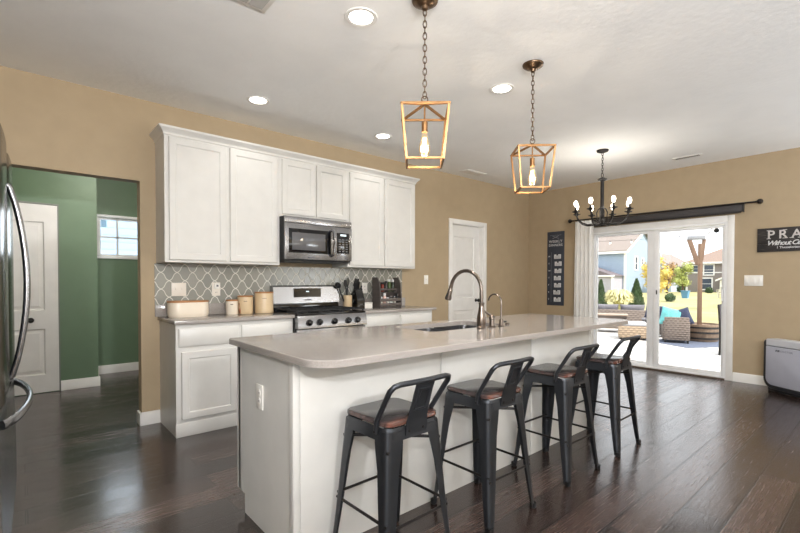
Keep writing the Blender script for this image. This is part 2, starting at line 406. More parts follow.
def tag(o, label=None, cat=None, group=None, kind=None):
    if label: o['label'] = label
    if cat: o['category'] = cat
    if group: o['group'] = group
    if kind: o['kind'] = kind
    return o
def thing(name, label, cat, loc=(0, 0, 0), rz=0, group=None, kind=None):
    o = bpy.data.objects.new(name, None); COL.objects.link(o); o.location = loc; o.rotation_euler = (0, 0, rz)
    o.empty_display_size = .1
    return tag(o, label, cat, group, kind)
def struct(name, mb, m, label, parent=None, smooth=35):
    o = mb.build(name, m, parent, smooth); tag(o, label, None, None, 'structure'); o['category'] = name.split('_')[0]; return o
def copy_tree(o, parent=None):
    c = o.copy(); COL.objects.link(c)
    if parent: c.parent = parent
    for ch in list(o.children): copy_tree(ch, c)
    return c
def text_mesh(body, size, name, m, parent, M, extrude=.001, shear=0, align='LEFT', spacing=1.0, bold=0.0):
    cu = bpy.data.curves.new(name, 'FONT'); cu.body = body; cu.size = size; cu.extrude = extrude; cu.shear = shear; cu.align_x = align
    cu.space_character = spacing; cu.offset = bold; cu.resolution_u = 3
    to = bpy.data.objects.new('text_source', cu); COL.objects.link(to)
    dg = bpy.context.evaluated_depsgraph_get(); me = bpy.data.meshes.new_from_object(to.evaluated_get(dg))
    bpy.data.objects.remove(to); me.transform(M); me.materials.clear(); me.materials.append(m); me.name = name
    o = bpy.data.objects.new(name, me); COL.objects.link(o); o.parent = parent
    return o

# ------------------------------------------------------------------ the setting
KY, PX, CH = 4.192, 6.62, 2.74
def wall_cells(mb, axis, a0, a1, t0, t1, z0, z1, holes):
    """wall along x or y with rectangular holes (a0,a1,z0,z1)"""
    br = sorted({a0, a1, *[h[0] for h in holes], *[h[1] for h in holes]})
    for p, q in zip(br, br[1:]):
        zs = [(z0, z1)]
        for h in holes:
            if h[0] <= p and h[1] >= q:
                nz = []
                for s, e in zs:
                    if h[2] > s: nz.append((s, min(e, h[2])))
                    if h[3] < e: nz.append((max(s, h[3]), e))
                zs = nz
        for s, e in zs:
            if axis == 'x': mb.box(p, q, t0, t1, s, e)
            else: mb.box(t0, t1, p, q, s, e)
    return mb
struct('floor', MB().box(-4.1, PX+.13, -5.1, 7.1, -.08, 0), FLOOR, 'dark brown hardwood plank floor')
struct('ceiling', MB().box(-4.1, PX+.13, -5.1, 7.1, CH, CH+.15), CEIL, 'light textured ceiling')
struct('wall_kitchen', wall_cells(MB(), 'x', -1.02, 6.13, KY, KY+.12, 0, CH, [(-.70, .745, 0, 2.058), (4.595, 5.30, 0, 2.05)]).box(6.13, PX+.13, KY+.058, KY+.178, 0, CH), WALL_TAN, 'tan wall behind the cabinets')
struct('wall_patio', wall_cells(MB(), 'y', -5.1, KY+.058, PX, PX+.13, 0, CH, [(1.42, 3.13, 0, 1.985)]), WALL_TAN, 'tan wall with the sliding patio door')
struct('wall_left', MB().box(-1.02, -.90, .9, KY, 0, CH).box(-4.1, -1.02, .9, 1.02, 0, CH), WALL_TAN, 'tan wall beside the refrigerator')
struct('wall_rear', MB().box(-4.1, PX, -5.1, -4.98, 0, CH).box(-4.1, -3.98, -4.98, .9, 0, CH), WALL_TAN, 'tan wall behind the camera')
struct('wall_hall', wall_cells(MB(), 'x', .65, 3.12, 6.87, 7.0, 0, CH, [(.735, 1.675, 1.545, 2.06)]).box(-1.4, .65, 6.12, 6.24, 0, CH).box(.53, .65, 6.24, 7.0, 0, CH)
       .box(-1.4, -1.28, KY+.12, 6.12, 0, CH).box(3.0, 3.12, KY+.12, 6.87, 0, CH), WALL_GREEN, 'green hallway walls')
def base_prof(y, s=-1):
    return [(y, 0), (y+s*.016, 0), (y+s*.016, .085), (y+s*.008, .105), (y, .11)]
struct('baseboard_kitchen', MB().prism(base_prof(KY), 'x', .745, .882).prism(base_prof(KY), 'x', 3.70, 4.53).prism(base_prof(KY), 'x', 5.365, 6.13)
       .box(.729, .745, KY-.016, KY+.12, 0, .105), WHITE_TRIM, 'white baseboard of the kitchen wall')
bbp = MB()
for a, b_ in ((-4.95, 1.36), (3.172, KY+.05)):
    bbp.loft([[Vector((PX+d[0], yy, d[1])) for d in base_prof(0)] for yy in (a, b_)])
struct('baseboard_patio', bbp, WHITE_TRIM, 'white baseboard of the patio wall')
struct('baseboard_hall', MB().prism(base_prof(6.12), 'x', .305, .666).prism(base_prof(6.87), 'x', .65, 3.0).box(.65, .666, 6.12, 6.87, 0, .105), WHITE_TRIM, 'white baseboard of the green hallway')

# hallway door: two raised panels, flush in a thin jamb
def panel_door(name, label, x0, x1, z0, z1, y0, y1, knob_x, knob_z, panels, knobmat):
    o = thing(name, label, 'door', (0, 0, 0), 0, None, 'structure')
    st = .115; slab = MB()
    zs = [z0] + [z for p in panels for z in p] + [z1]
    slab.box(x0, x0+st, y0, y1, z0, z1).box(x1-st, x1, y0, y1, z0, z1)
    for i in range(0, len(zs), 2): slab.box(x0+st, x1-st, y0, y1, zs[i], zs[i+1])
    slab.box(x0+st, x1-st, y0+.016, y1, z0+.02, z1-.02)
    for a, b_ in panels:
        def rg(i, y): return [Vector((x0+st+i, y, a+i)), Vector((x1-st-i, y, a+i)), Vector((x1-st-i, y, b_-i)), Vector((x0+st+i, y, b_-i))]
        slab.loft([rg(.0, y0+.0), rg(.012, y0+.014), rg(.022, y0+.014), rg(.05, y0+.004)], caps=False)
        slab.add(rg(.05, y0+.004), [(0, 1, 2, 3)])
    tag(slab.build('door_leaf', DOOR_WHITE, o, 20), kind=None)
    k = MB().lathe([(.026, 0), (.026, .006), (.010, .012), (.010, .035), (.024, .045), (.028, .058), (.020, .07), (.002, .074)], (knob_x, y0, knob_z), 16, Matrix.Rotation(PI/2, 4, 'X'))
    k.build('door_knob', knobmat, o)
    return o
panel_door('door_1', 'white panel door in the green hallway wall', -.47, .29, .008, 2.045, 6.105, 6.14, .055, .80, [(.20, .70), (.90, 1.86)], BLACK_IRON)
struct('trim_1', MB().box(.29, .302, 6.10, 6.125, 0, 2.065).box(-.482, -.47, 6.10, 6.125, 0, 2.065).box(-.47, .29, 6.10, 6.125, 2.048, 2.065), mat('jamb_grey', (120, 122, 116), .6), 'thin jamb around the hallway door')  # jamb in plain grey, drawn as a thin dark line
d2 = panel_door('door_2', 'white panel door with black knob right of the cabinets', 4.60, 5.29, .008, 2.045, KY+.068, KY+.10, 5.215, .94, [(.20, .80), (.98, 1.88)], BLACK_IRON)
struct('trim_2', MB().box(4.528, 4.598, KY-.018, KY, 0, 2.115, .004).box(5.297, 5.366, KY-.018, KY, 0, 2.115, .004).box(4.598, 5.297, KY-.018, KY, 2.048, 2.115, .004)
       .box(4.595, 4.601, KY, KY+.12, 0, 2.05).box(5.289, 5.30, KY, KY+.12, 0, 2.05).box(4.595, 5.30, KY, KY+.12, 2.044, 2.05).box(4.601, 5.289, KY+.102, KY+.12, 0, 2.045), WHITE_TRIM, 'white casing around the kitchen door')

# hallway window
wn = thing('window_1', 'small white grid window in the green hallway', 'window', (0, 0, 0), 0, None, 'structure')
wf = MB()
for a, b_, c, d in ((.745, 1.745, 1.514, 1.549), (.745, 1.745, 2.055, 2.09), (.745, .785, 1.549, 2.055), (1.705, 1.745, 1.549, 2.055)): wf.box(a, b_, 6.845, 6.87, c, d, .004)
for a, b_, c, d in ((.785, 1.705, 1.549, 1.575), (.785, 1.705, 2.03, 2.055), (.785, .812, 1.575, 2.03), (1.68, 1.705, 1.575, 2.03)): wf.box(a, b_, 6.885, 6.93, c, d)
wf.build('window_frame', WHITE_VINYL, wn)
mu = MB()
for x in (1.0, 1.245, 1.49): mu.box(x-.012, x+.012, 6.897, 6.917, 1.575, 2.03)
mu.box(.812, 1.68, 6.897, 6.917, 1.79, 1.814); mu.build('muntin_grid', WHITE_VINYL, wn)
MB().box(.812, 1.68, 6.905, 6.909, 1.575, 2.03).build('glass_pane', GLASS, wn)
MB().box(.818, .878, 6.894, 6.896, 1.93, 2.022).build('paper_sticker', STICKER, wn)
wn.location = (-.04, 0, 0)

# sliding patio door
pd = thing('door_3', 'white sliding glass patio door', 'door', (0, 0, 0), 0, None, 'structure')
cs = MB()
cs.box(PX-.018, PX, 1.363, 1.432, 0, 2.05, .005).box(PX-.018, PX, 3.105, 3.17, 0, 2.05, .005).box(PX-.018, PX, 1.432, 3.105, 1.972, 2.05, .005)
cs.build('casing', WHITE_TRIM, pd)
fr = MB().box(PX-.012, PX+.12, 1.421, 1.462, 0, 1.984).box(PX-.012, PX+.12, 3.112, 3.129, 0, 1.984).box(PX-.012, PX+.12, 1.462, 3.112, 1.945, 1.984).box(PX+.0, PX+.12, 1.462, 3.112, 0, .035)
fr.build('door_frame', WHITE_VINYL, pd)
MB().box(PX-.02, PX+.0, 1.44, 3.1, 0, .018, .003).build('threshold', mat('threshold_bronze', (92, 78, 66), .5), pd)
def slider(y0, y1, gy0, gy1, x):
    s_ = MB().box(x, x+.04, y0, gy0, .035, 1.94, .004).box(x, x+.04, gy1, y1, .035, 1.94, .004).box(x, x+.04, gy0, gy1, .035, .085, .004).box(x, x+.04, gy0, gy1, 1.905, 1.94, .004)
    p_ = s_.build('sliding_panel', WHITE_VINYL, pd)
    MB().box(x+.018, x+.024, gy0, gy1, .085, 1.905).build('glass_pane', GLASS, p_)
    return p_
slider(2.27, 3.112, 2.375, 3.085, PX+.065)
sp_ = slider(1.462, 2.27, 1.49, 2.205, PX+.015)
hb = MB().tube([(PX+.012, 1.474, .98), (PX-.025, 1.474, .99), (PX-.035, 1.474, 1.06), (PX-.025, 1.474, 1.13), (PX+.012, 1.474, 1.14)], .011, 10).box(PX+.005, PX+.016, 1.464, 1.486, .94, 1.18, .004)
hb.build('door_handle', WHITE_VINYL, sp_)
MB().box(PX+.008, PX+.016, 2.225, 2.24, 1.05, 1.11, .002).build('latch', BLACK_MATTE, sp_)

# tile backsplash and stone upstand are fixed to the wall
struct('trim_3', MB().box(.848, 3.655, KY-.008, KY, 1.017, 1.372).box(1.878, 2.652, KY-.008, KY, .93, 1.017), TILE, 'grey arabesque tile backsplash')

# ------------------------------------------------------------------ kitchen cabinets
def shaker(mb, x0, x1, z0, z1, y, rail=.055, t=.02):
    """framed door facing -y with a recessed panel"""
    def rg(i, yy): return [Vector((x0+i, yy, z0+i)), Vector((x1-i, yy, z0+i)), Vector((x1-i, yy, z1-i)), Vector((x0+i, yy, z1-i))]
    mb.loft([rg(0, y+t), rg(0, y+.004), rg(.004, y), rg(rail-.006, y), rg(rail, y+.003), rg(rail+.004, y+.009)], caps=False)
    mb.add(rg(rail+.004, y+.009), [(0, 1, 2, 3)]); mb.add(rg(0, y+t), [(3, 2, 1, 0)])
    return mb
def slab_front(mb, x0, x1, z0, z1, y, t=.02):
    def rg(i, yy): return [Vector((x0+i, yy, z0+i)), Vector((x1-i, yy, z0+i)), Vector((x1-i, yy, z1-i)), Vector((x0+i, yy, z1-i))]
    mb.loft([rg(0, y+t), rg(0, y+.008), rg(.012, y)]); return mb
def wall_cabinet(x0, x1, z0, z1, doors, label):
    o = thing('wall_cabinet', label, 'cabinet', ((x0+x1)/2, 4.0, z0), 0, 'white wall cabinets')
    T = Matrix.Translation((-(x0+x1)/2, -4.0, -z0))
    MB().box(x0, x1, 3.885, KY, z0, z1).xf(T).build('body', WHITE_CAB, o)
    for a, b_, c, d in doors: shaker(MB(), a, b_, c, d, 3.865).xf(T).build('cabinet_door', WHITE_CAB, o)
    return o
wall_cabinet(.862, 1.845, 1.375, 2.44, [(.893, 1.348, 1.395, 2.385), (1.378, 1.822, 1.395, 2.385)], 'tall white wall cabinet left of the microwave, two doors')
wall_cabinet(1.846, 2.619, 1.84, 2.44, [(1.868, 2.228, 1.865, 2.385), (2.238, 2.600, 1.865, 2.385)], 'short white wall cabinet above the microwave')
wall_cabinet(2.62, 3.60, 1.375, 2.44, [(2.640, 3.098, 1.395, 2.385), (3.120, 3.575, 1.395, 2.385)], 'tall white wall cabinet right of the microwave, two doors')
cr = MB()
def crown_ring(o, z): return [Vector((.862-o, KY, z)), Vector((.862-o, 3.885-o, z)), Vector((3.60+o, 3.885-o, z)), Vector((3.60+o, KY, z))]
cr.loft([crown_ring(.002, 2.395), crown_ring(.008, 2.40), crown_ring(.010, 2.412), crown_ring(.018, 2.425), crown_ring(.034, 2.442), crown_ring(.040, 2.448), crown_ring(.044, 2.462)])
struct('trim_4', cr, WHITE_CAB, 'white crown moulding on the wall cabinets', smooth=20)

def base_cabinet(x0, x1, splits, label):
    o = thing('base_cabinet', label, 'cabinet', ((x0+x1)/2, 3.95, 0), 0, 'white base cabinets')
    T = Matrix.Translation((-(x0+x1)/2, -3.95, 0))
    MB().box(x0, x1, 3.672, KY-.001, 0, .883).box(x0-.004, x1, 3.666, 3.672, 0, .105, .002).xf(T).build('body', WHITE_CAB, o)
    for a, b_ in splits:
        slab_front(MB(), a, b_, .705, .850, 3.652).xf(T).build('drawer_front', WHITE_CAB, o)
        shaker(MB(), a+.018, b_-.018, .135, .665, 3.652).xf(T).build('cabinet_door', WHITE_CAB, o)
    return o
base_cabinet(.885, 1.872, [(.905, 1.372), (1.395, 1.858)], 'white base cabinet left of the range under the canisters')
base_cabinet(2.658, 3.68, [(2.68, 3.155), (3.18, 3.66)], 'white base cabinet right of the range under the spice rack')
def countertop(x0, x1, label):
    o = thing('countertop', label, 'countertop', ((x0+x1)/2, 3.9, .884), 0, 'wall countertops')
    T = Matrix.Translation((-(x0+x1)/2, -3.9, -.884))
    MB().box(x0, x1, 3.632, KY-.001, .884, .914, .003).xf(T).build('slab', STONE, o)
    return o, T
o, T = countertop(.868, 1.874, 'grey stone countertop holding the canisters, left of the range')
MB().box(.848, 1.874, KY-.021, KY-.001, .9145, 1.017, .002).xf(T).build('upstand', STONE, o)
o, T = countertop(2.656, 3.72, 'grey stone countertop holding the spice rack, right of the range')
MB().box(2.656, 3.70, KY-.021, KY-.001, .9145, 1.017, .002).xf(T).build('upstand', STONE, o)

# microwave
mw = thing('microwave', 'stainless over-the-range microwave between the wall cabinets', 'microwave', (2.22, 4.0, 1.415))
T = Matrix.Translation((-2.22, -4.0, -1.415))
MB().box(1.848, 2.60, 3.80, KY-.001, 1.418, 1.838, .003).xf(T).build('body', BLACK_MATTE, mw)
MB().box(1.849, 2.599, 3.78, 3.80, 1.775, 1.836, .003).xf(T).build('vent_grille', STEEL, mw)
dr = MB().box(1.849, 2.405, 3.772, 3.80, 1.43, 1.772, .004).xf(T).build('door', STEEL, mw)
MB().box(1.885, 2.345, 3.766, 3.774, 1.492, 1.722, .002).xf(T).build('window_surround', BLACK_GLOSS, dr)
MB().box(1.915, 2.275, 3.763, 3.767, 1.52, 1.685, .001).xf(T).build('window', mat('microwave_window', (92, 92, 94), .12), dr)
MB().tube([(2.345, 3.77, 1.475), (2.355, 3.735, 1.49), (2.362, 3.722, 1.60), (2.355, 3.735, 1.715), (2.345, 3.77, 1.73)], .014, 10).xf(T).build('handle', mat('handle_grey', (120, 121, 124), .25, .9), dr)
cp = MB().box(2.407, 2.599, 3.775, 3.80, 1.43, 1.772, .003).xf(T).build('control_panel', STEEL, mw)
MB().box(2.415, 2.565, 3.77, 3.776, 1.505, 1.715, .001).xf(T).build('keypad', BLACK_GLOSS, cp)
bt = MB()
for i in range(3):
    for j in range(6): bt.box(2.435+i*.042, 2.458+i*.042, 3.768, 3.771, 1.522+j*.024, 1.532+j*.024)
bt.xf(T).build('buttons', mat('button_grey', (120, 120, 120), .5), cp)
MB().box(2.455, 2.525, 3.768, 3.771, 1.683, 1.702).xf(T).build('clock_display', mat('display_glow', (200, 216, 220), .3, emit=.6), cp)
MB().box(2.09, 2.16, 3.770, 3.773, 1.447, 1.459).xf(T).build('maker_badge', mat('badge_dark', (90, 90, 94), .4), dr)
MB().box(1.87, 2.58, 3.81, 4.1, 1.408, 1.418).xf(T).build('underside_plate', BLACK_MATTE, mw)

# gas range
rg_ = thing('gas_range', 'stainless gas range with black grates between the base cabinets', 'range', (2.264, 3.9, 0))
T = Matrix.Translation((-2.264, -3.9, 0))
MB().box(1.878, 2.650, 3.64, KY-.012, .02, .90).xf(T).build('body', BLACK_MATTE, rg_)
MB().box(1.878, 2.650, 3.60, 4.10, .90, .922, .004).xf(T).build('cooktop', BLACK_GLOSS, rg_)
MB().loft([[Vector((1.878, *p)) for p in ((3.64, .785), (3.575, .785), (3.588, .888), (3.602, .905), (3.64, .905))], [Vector((2.650, *p)) for p in ((3.64, .785), (3.575, .785), (3.588, .888), (3.602, .905), (3.64, .905))]]).xf(T).build('control_panel', STEEL, rg_)
for x in (1.994, 2.102, 2.266, 2.425, 2.535):
    kb = MB().lathe([(.031, 0), (.031, .006), (.024, .008), (.022, .030), (.017, .034), (.001, .035)], (x, 3.580, .838), 18, Matrix.Rotation(math.radians(83), 4, 'X'))
    kb.box(x-.005, x+.005, 3.540, 3.552, .818, .858, .002)
    kb.xf(T).build('knob', BLACK_GLOSS, rg_)
od = MB().box(1.882, 2.646, 3.60, 3.64, .215, .775, .004).xf(T).build('oven_door', STEEL, rg_)
MB().box(1.99, 2.54, 3.594, 3.601, .33, .62, .003).xf(T).build('oven_window', BLACK_GLOSS, od)
MB().cyl((1.93, 3.555, .735), (2.60, 3.555, .735), .013).cyl((1.95, 3.60, .735), (1.95, 3.555, .735), .009).cyl((2.58, 3.60, .735), (2.58, 3.555, .735), .009).xf(T).build('oven_handle', STEEL, od)
MB().box(1.882, 2.646, 3.605, 3.64, .04, .20, .004).xf(T).build('storage_drawer', STEEL, rg_)
MB().box(1.878, 2.650, 4.105, KY-.012, .90, 1.0, .003).xf(T).build('backguard_base', BLACK_GLOSS, rg_)
bgd = MB().loft([[Vector((x, *p)) for p in ((KY-.012, .995), (4.092, .995), (4.105, 1.165), (4.118, 1.178), (KY-.012, 1.178))] for x in (1.878, 2.650)]).xf(T).build('backguard', STEEL, rg_)
MB().loft([[Vector((x, *p)) for p in ((4.101, 1.055), (4.0945, 1.056), (4.101, 1.148), (4.107, 1.148))] for x in (2.10, 2.42)]).xf(T).build('display', BLACK_GLOSS, bgd)
MB().box(2.24, 2.275, 4.093, 4.0955, 1.11, 1.12).xf(T).build('clock_digits', mat('display_glow', (200, 216, 220), .3), bgd)
MB().box(2.22, 2.30, 4.088, 4.094, 1.022, 1.032).xf(T).build('maker_badge', MATS['badge_dark'], bgd)
for k, x0 in enumerate((1.895, 2.147, 2.40)):
    g = MB(); x1 = x0+.236
    z = .950
    for x in (x0, x1): g.box(x-.006, x+.006, 3.625, 4.085, z-.01, z, .002)
    for y in (3.625, 3.79, 3.85, 3.92, 4.085): g.box(x0, x1, y-.006, y+.006, z-.01, z, .002)
    for x in (x0+.078, x0+.158): g.box(x-.005, x+.005, 3.625, 4.085, z-.008, z+.002, .002)
    for x in (x0, x1):
        for y in (3.63, 4.08): g.box(x-.007, x+.007, y-.007, y+.007, .9215, z-.008)
    g.xf(T).build('grate', IRON, rg_)
for x in (2.013, 2.265, 2.518):
    for y in (3.74, 3.97):
        MB().lathe([(.045, .9215), (.045, .928), (.03, .93), (.03, .936), (.004, .937)], (x, y, 0), 20).xf(T).build('burner', IRON, rg_)

# ------------------------------------------------------------------ things on the wall counters
CZ = .9142
bb = thing('bread_box', 'cream oval bread box with a wooden lid at the counter end', 'bread box', (1.075, 4.035, CZ))
MB().loft([ring3(rrect(0, 0, .163*a, .085*a, .08*a, 8), z) for z, a in ((0, .93), (.012, .985), (.03, 1), (.118, 1), (.124, .98))]).build('box_body', CREAM, bb)
MB().loft([ring3(rrect(0, 0, .166*a, .088*a, .083*a, 8), z) for z, a in ((.1245, .97), (.127, 1), (.135, 1), (.138, .97))]).build('lid', WOODLID, bb)
def canister(x, y, r, h, m, label):
    o = thing('canister', label, 'canister', (x, y, CZ), 0, 'canister set')
    MB().lathe([(r*.95, 0), (r, .006), (r, h-.012), (r*.985, h-.008)], (0, 0, 0), 32).build('jar', m, o)
    MB().lathe([(r*.97, h-.0075), (r*1.01, h-.006), (r*1.01, h+.004), (r*.97, h+.006)], (0, 0, 0), 32).build('lid', WOODLID, o)
    lab = MB()
    d = Vector((-.35, -.94, 0))
    for i in range(5):
        a = math.atan2(d.y, d.x) + (i-2)*.09
        p = Vector((math.cos(a)*r*1.003, math.sin(a)*r*1.003, h*.72)); lab.box(-.0022, .0022, -.0006, .0006, -.004, .004, M=Matrix.Translation(p) @ Matrix.Rotation(a-PI/2, 4, 'Z'))
    lab.build('stamped_word', mat('stamp_brown', (110, 96, 80), .7), o)
    return o
c1 = canister(1.462, 4.075, .054, .130, CREAM, 'smallest cream canister, beside the hanging wooden scoop')
MB().sphere((.066, -.03, .03), .02, 2, (.7, .45, 1.5)).cyl((.066, -.03, .05), (.058, -.024, .105), .004).build('wooden_scoop', mat('scoop_brown', (120, 70, 38), .5, var=.2), c1)
canister(1.588, 4.075, .070, .165, TAN_AND_SHADED, 'middle-sized canister in shade-toned tan, between the smallest and the tallest')
canister(1.768, 4.065, .088, .198, TAN_AND_SHADED, 'tallest canister in shade-toned tan, right beside the range')

crock = thing('utensil_crock', 'tan stoneware crock of black utensils right of the range', 'crock', (2.752, 4.08, CZ))
MB().lathe([(.046, 0), (.05, .006), (.05, .15), (.046, .153), (.043, .15), (.043, .008), (.001, .006)], (0, 0, 0), 28).build('jar', TAN_AND_SHADED, crock)
def utensil(kind, dx, dy, lean, az, L, label):
    o = thing(kind, label, 'utensil', (2.752+dx, 4.08+dy, CZ+.012), 0, 'utensils in the crock')
    M = Matrix.Rotation(az, 4, 'Z') @ Matrix.Rotation(lean, 4, 'Y')
    MB().cyl((0, 0, 0), (0, 0, L*.72), .007, .008, 8).xf(M).build('handle', BLACK_MATTE, o)
    h = MB()
    if kind == 'ladle': h.lathe([(.001, -.036), (.02, -.03), (.034, -.01), (.037, 0), (.034, 0), (.03, -.01), (.001, -.03)], (0, 0, L*.72+.03), 16, Matrix.Rotation(1.3, 4, 'X'))
    elif kind == 'slotted_spoon': h.sphere((0, 0, L*.72+.04), .03, 2, (.95, .25, 1.4))
    elif kind == 'spatula': h.box(-.03, .03, -.003, .003, L*.70, L*.70+.095, .002)
    else: h.tube([(0, 0, L*.70), (.028, 0, L*.70+.04), (.03, 0, L*.70+.08), (0, 0, L*.70+.105), (-.03, 0, L*.70+.08), (-.028, 0, L*.70+.04), (0, 0, L*.70)], .0035, 6)
    h.xf(M).build('head', BLACK_MATTE, o)
    return o
utensil('ladle', -.015, 0, -.42, 0, .34, 'black ladle leaning left out of the utensil crock')
utensil('slotted_spoon', 0, -.012, -.18, .3, .33, 'black slotted spoon standing in the middle of the crock')
utensil('spatula', .015, 0, .38, .15, .36, 'black spatula leaning right out of the crock')
utensil('whisk', .0, .018, .12, .6, .33, 'black whisk at the back of the utensil crock')
utensil('slotted_spoon', .01, -.016, .62, -.2, .26, 'short black spoon drooping right over the crock rim')
kbk = thing('knife_block', 'black knife block beside the utensil crock', 'knife block', (2.872, 4.04, CZ))
KM = Matrix.Identity(4)
MB().loft([[Vector((sx, y, z)) for y, z in ((-.055, 0), (.06, 0), (.085, .165), (-.01, .205), (-.055, .10))] for sx in (-.05, .05)]).build('block', BLACK_GLOSS, kbk)
MB().box(-.022, .022, -.0575, -.0545, .045, .055).build('maker_badge', MATS['badge_dark'], kbk)
for i in range(5):
    kx = 2.872-.036+i*.018
    o = thing('kitchen_knife', ['steel-bolstered knife, first from the left in the block', 'second knife from the left in the black block', 'middle knife of the black knife block', 'fourth knife from the left in the black block', 'rightmost black-handled knife, set lower in the block'][i], 'knife', (kx, 4.075-(0 if i < 4 else .02), CZ+.188-(.03 if i == 4 else 0)), 0, 'knives in the block')
    M = Matrix.Rotation(math.radians(14), 4, 'X')
    L = (.085, .10, .125, .09, .075)[i]
    MB().box(-.0055, .0055, -.008, .008, .03, .03+L, .003).xf(M).build('handle', BLACK_MATTE, o)
    MB().box(-.005, .005, -.0075, .0075, .002, .03, .001).xf(M).build('bolster', STEEL, o)
wb = thing('recipe_box', 'small white lidded box between knife block and spice rack', 'box', (3.0, 4.06, CZ))
MB().box(-.06, .06, -.04, .04, 0, .05, .005).build('box_body', PLATE, wb)
MB().box(-.062, .062, -.042, .042, .0505, .064, .004).build('lid', PLATE, wb)
sr = thing('spice_rack', 'dark wooden two-tier spice rack at the counter end', 'spice rack', (3.265, 4.0, CZ))
for sx in (-.165, .151):
    MB().loft([[Vector((x, y, z)) for y, z in ((-.07, 0), (.08, 0), (.08, .355), (-.01, .355), (-.05, .29), (-.07, .13))] for x in (sx, sx+.014)]).build('side_panel', RACKWOOD, sr)
MB().box(-.151, .151, .07, .08, .005, .30).build('back_panel', RACKWOOD, sr)
for z in (.004, .175): MB().box(-.151, .151, -.06 if z < .1 else .0, .07, z, z+.01).build('shelf', RACKWOOD, sr)
for z0, z1, y in ((.02, .055, -.068), (.075, .108, -.068), (.20, .225, -.0)): MB().box(-.151, .151, y, y+.008, z0, z1, .002).build('rail', RACKWOOD, sr)
spice_cols = [((150, 60, 40), 'red'), ((196, 170, 150), 'pink'), ((190, 190, 180), 'clear'), ((70, 84, 52), 'green'), ((120, 90, 50), 'brown'), ((36, 36, 36), 'dark')]
def spice(dx, dy, z, h, rgb, label, cap, r=.019):
    o = thing('spice_jar', label, 'spice jar', (3.265+dx, 4.0+dy, CZ+z), 0, 'spice jars in the rack')
    MB().lathe([(r*.9, 0), (r, .004), (r, h*.72), (r*.7, h*.8)], (0, 0, 0), 14).build('jar', mat('spice_%d_%d' % (rgb[0], rgb[1]), rgb, .2), o)
    MB().lathe([(r*.75, h*.8), (r*.8, h*.82), (r*.8, h*.99), (r*.7, h)], (0, 0, 0), 14).build('cap', cap, o)
for i, (dx, h, rgb, lab, cap) in enumerate((
        (-.115, .115, (206, 198, 186), 'pale spice jar at the left end of the lower rack tier', CHALK), (-.065, .155, (214, 176, 164), 'tall pink bottle, second on the lower rack tier', CHALK),
        (-.015, .105, (226, 222, 212), 'white jar in the middle of the lower rack tier', CHALK), (.035, .12, (206, 206, 200), 'clear jar right of middle on the lower rack tier', STEEL),
        (.085, .12, (200, 196, 186), 'pale jar, second from the right on the lower rack tier', STEEL), (.128, .15, (40, 40, 42), 'dark bottle at the right end of the lower rack tier', BLACK_MATTE))):
    spice(dx, -.025, .0145, h, rgb, lab, cap)
for i, (dx, h, rgb, lab, cap) in enumerate((
        (-.10, .12, (54, 40, 36), 'dark brown jar at the left end of the upper rack tier', BLACK_MATTE), (-.045, .11, (130, 52, 40), 'red jar, second on the upper rack tier', BLACK_MATTE),
        (.01, .13, (48, 44, 42), 'black jar in the middle of the upper rack tier', BLACK_MATTE), (.06, .15, (74, 92, 50), 'green bottle right of middle on the upper rack tier', CHALK),
        (.115, .145, (44, 52, 40), 'dark green bottle at the right end of the upper rack tier', CHALK))):
    spice(dx, .04, .1855, h, rgb, lab, cap)

# plates on the walls
def wall_plate(name, label, cat, M, w_, h_, m, feats):
    o = thing(name, label, cat, M.to_translation(), 0, 'wall plates'); R = M.to_3x3().to_4x4()
    MB().box(-w_/2, w_/2, -.006, 0, -h_/2, h_/2, .003).xf(R).build('cover_plate', m, o)
    for f in feats:
        if f[0] == 'toggle': MB().box(f[1]-.005, f[1]+.005, -.016, -.005, f[2]-.004, f[2]+.012, .002).xf(R).build('toggle', m, o)
        if f[0] == 'rocker': MB().box(f[1]-.017, f[1]+.017, -.010, -.005, -.033, .033, .002).xf(R).build('rocker', m, o)
        if f[0] == 'socket':
            s_ = MB().lathe([(.016, 0), (.016, .002), (.001, .0021)], (0, 0, 0), 18, Matrix.Translation((f[1], -.0058, f[2])) @ Matrix.Rotation(PI/2, 4, 'X')).xf(R).build('socket', m, o)
            MB().box(f[1]-.007, f[1]-.004, -.0085, -.0075, f[2]-.005, f[2]+.005).box(f[1]+.004, f[1]+.007, -.0085, -.0075, f[2]-.005, f[2]+.005).xf(R).build('slots', BLACK_MATTE, s_)
        if f[0] == 'nightlight':
            p_ = MB().box(f[1]-.024, f[1]+.024, -.032, -.006, f[2]-.026, f[2]+.026, .006).xf(R).build('plug_in_device', PLATE, o)
            MB().box(f[1]-.006, f[1]+.012, -.0335, -.0315, f[2]-.008, f[2]+.010).xf(R).build('sensor_window', mat('sensor_grey', (90, 90, 92), .3), p_)
    return o
TR = Matrix.Translation
wall_plate('switch_plate', 'double switch plate on the tile above the bread box', 'switch', TR((1.037, KY-.0085, 1.147)), .12, .118, PLATE_TAN, [('toggle', -.026, 0), ('toggle', .026, 0)])
wall_plate('outlet', 'outlet with a plug-in device on the tile above the small canister', 'outlet', TR((1.355, KY-.0085, 1.147)), .075, .125, PLATE_TAN, [('nightlight', 0, .03), ('socket', 0, -.03)])
wall_plate('outlet', 'white outlet on the tile between knife block and spice rack', 'outlet', TR((3.062, KY-.0085, 1.143)), .078, .125, PLATE, [('socket', 0, .02), ('socket', 0, -.02)])
wall_plate('switch_plate', 'white single switch on the tan wall left of the kitchen door', 'switch', TR((4.087, KY-.001, 1.247)), .075, .12, PLATE, [('toggle', 0, 0)])
RY = Matrix.Rotation(-PI/2, 4, 'Z')
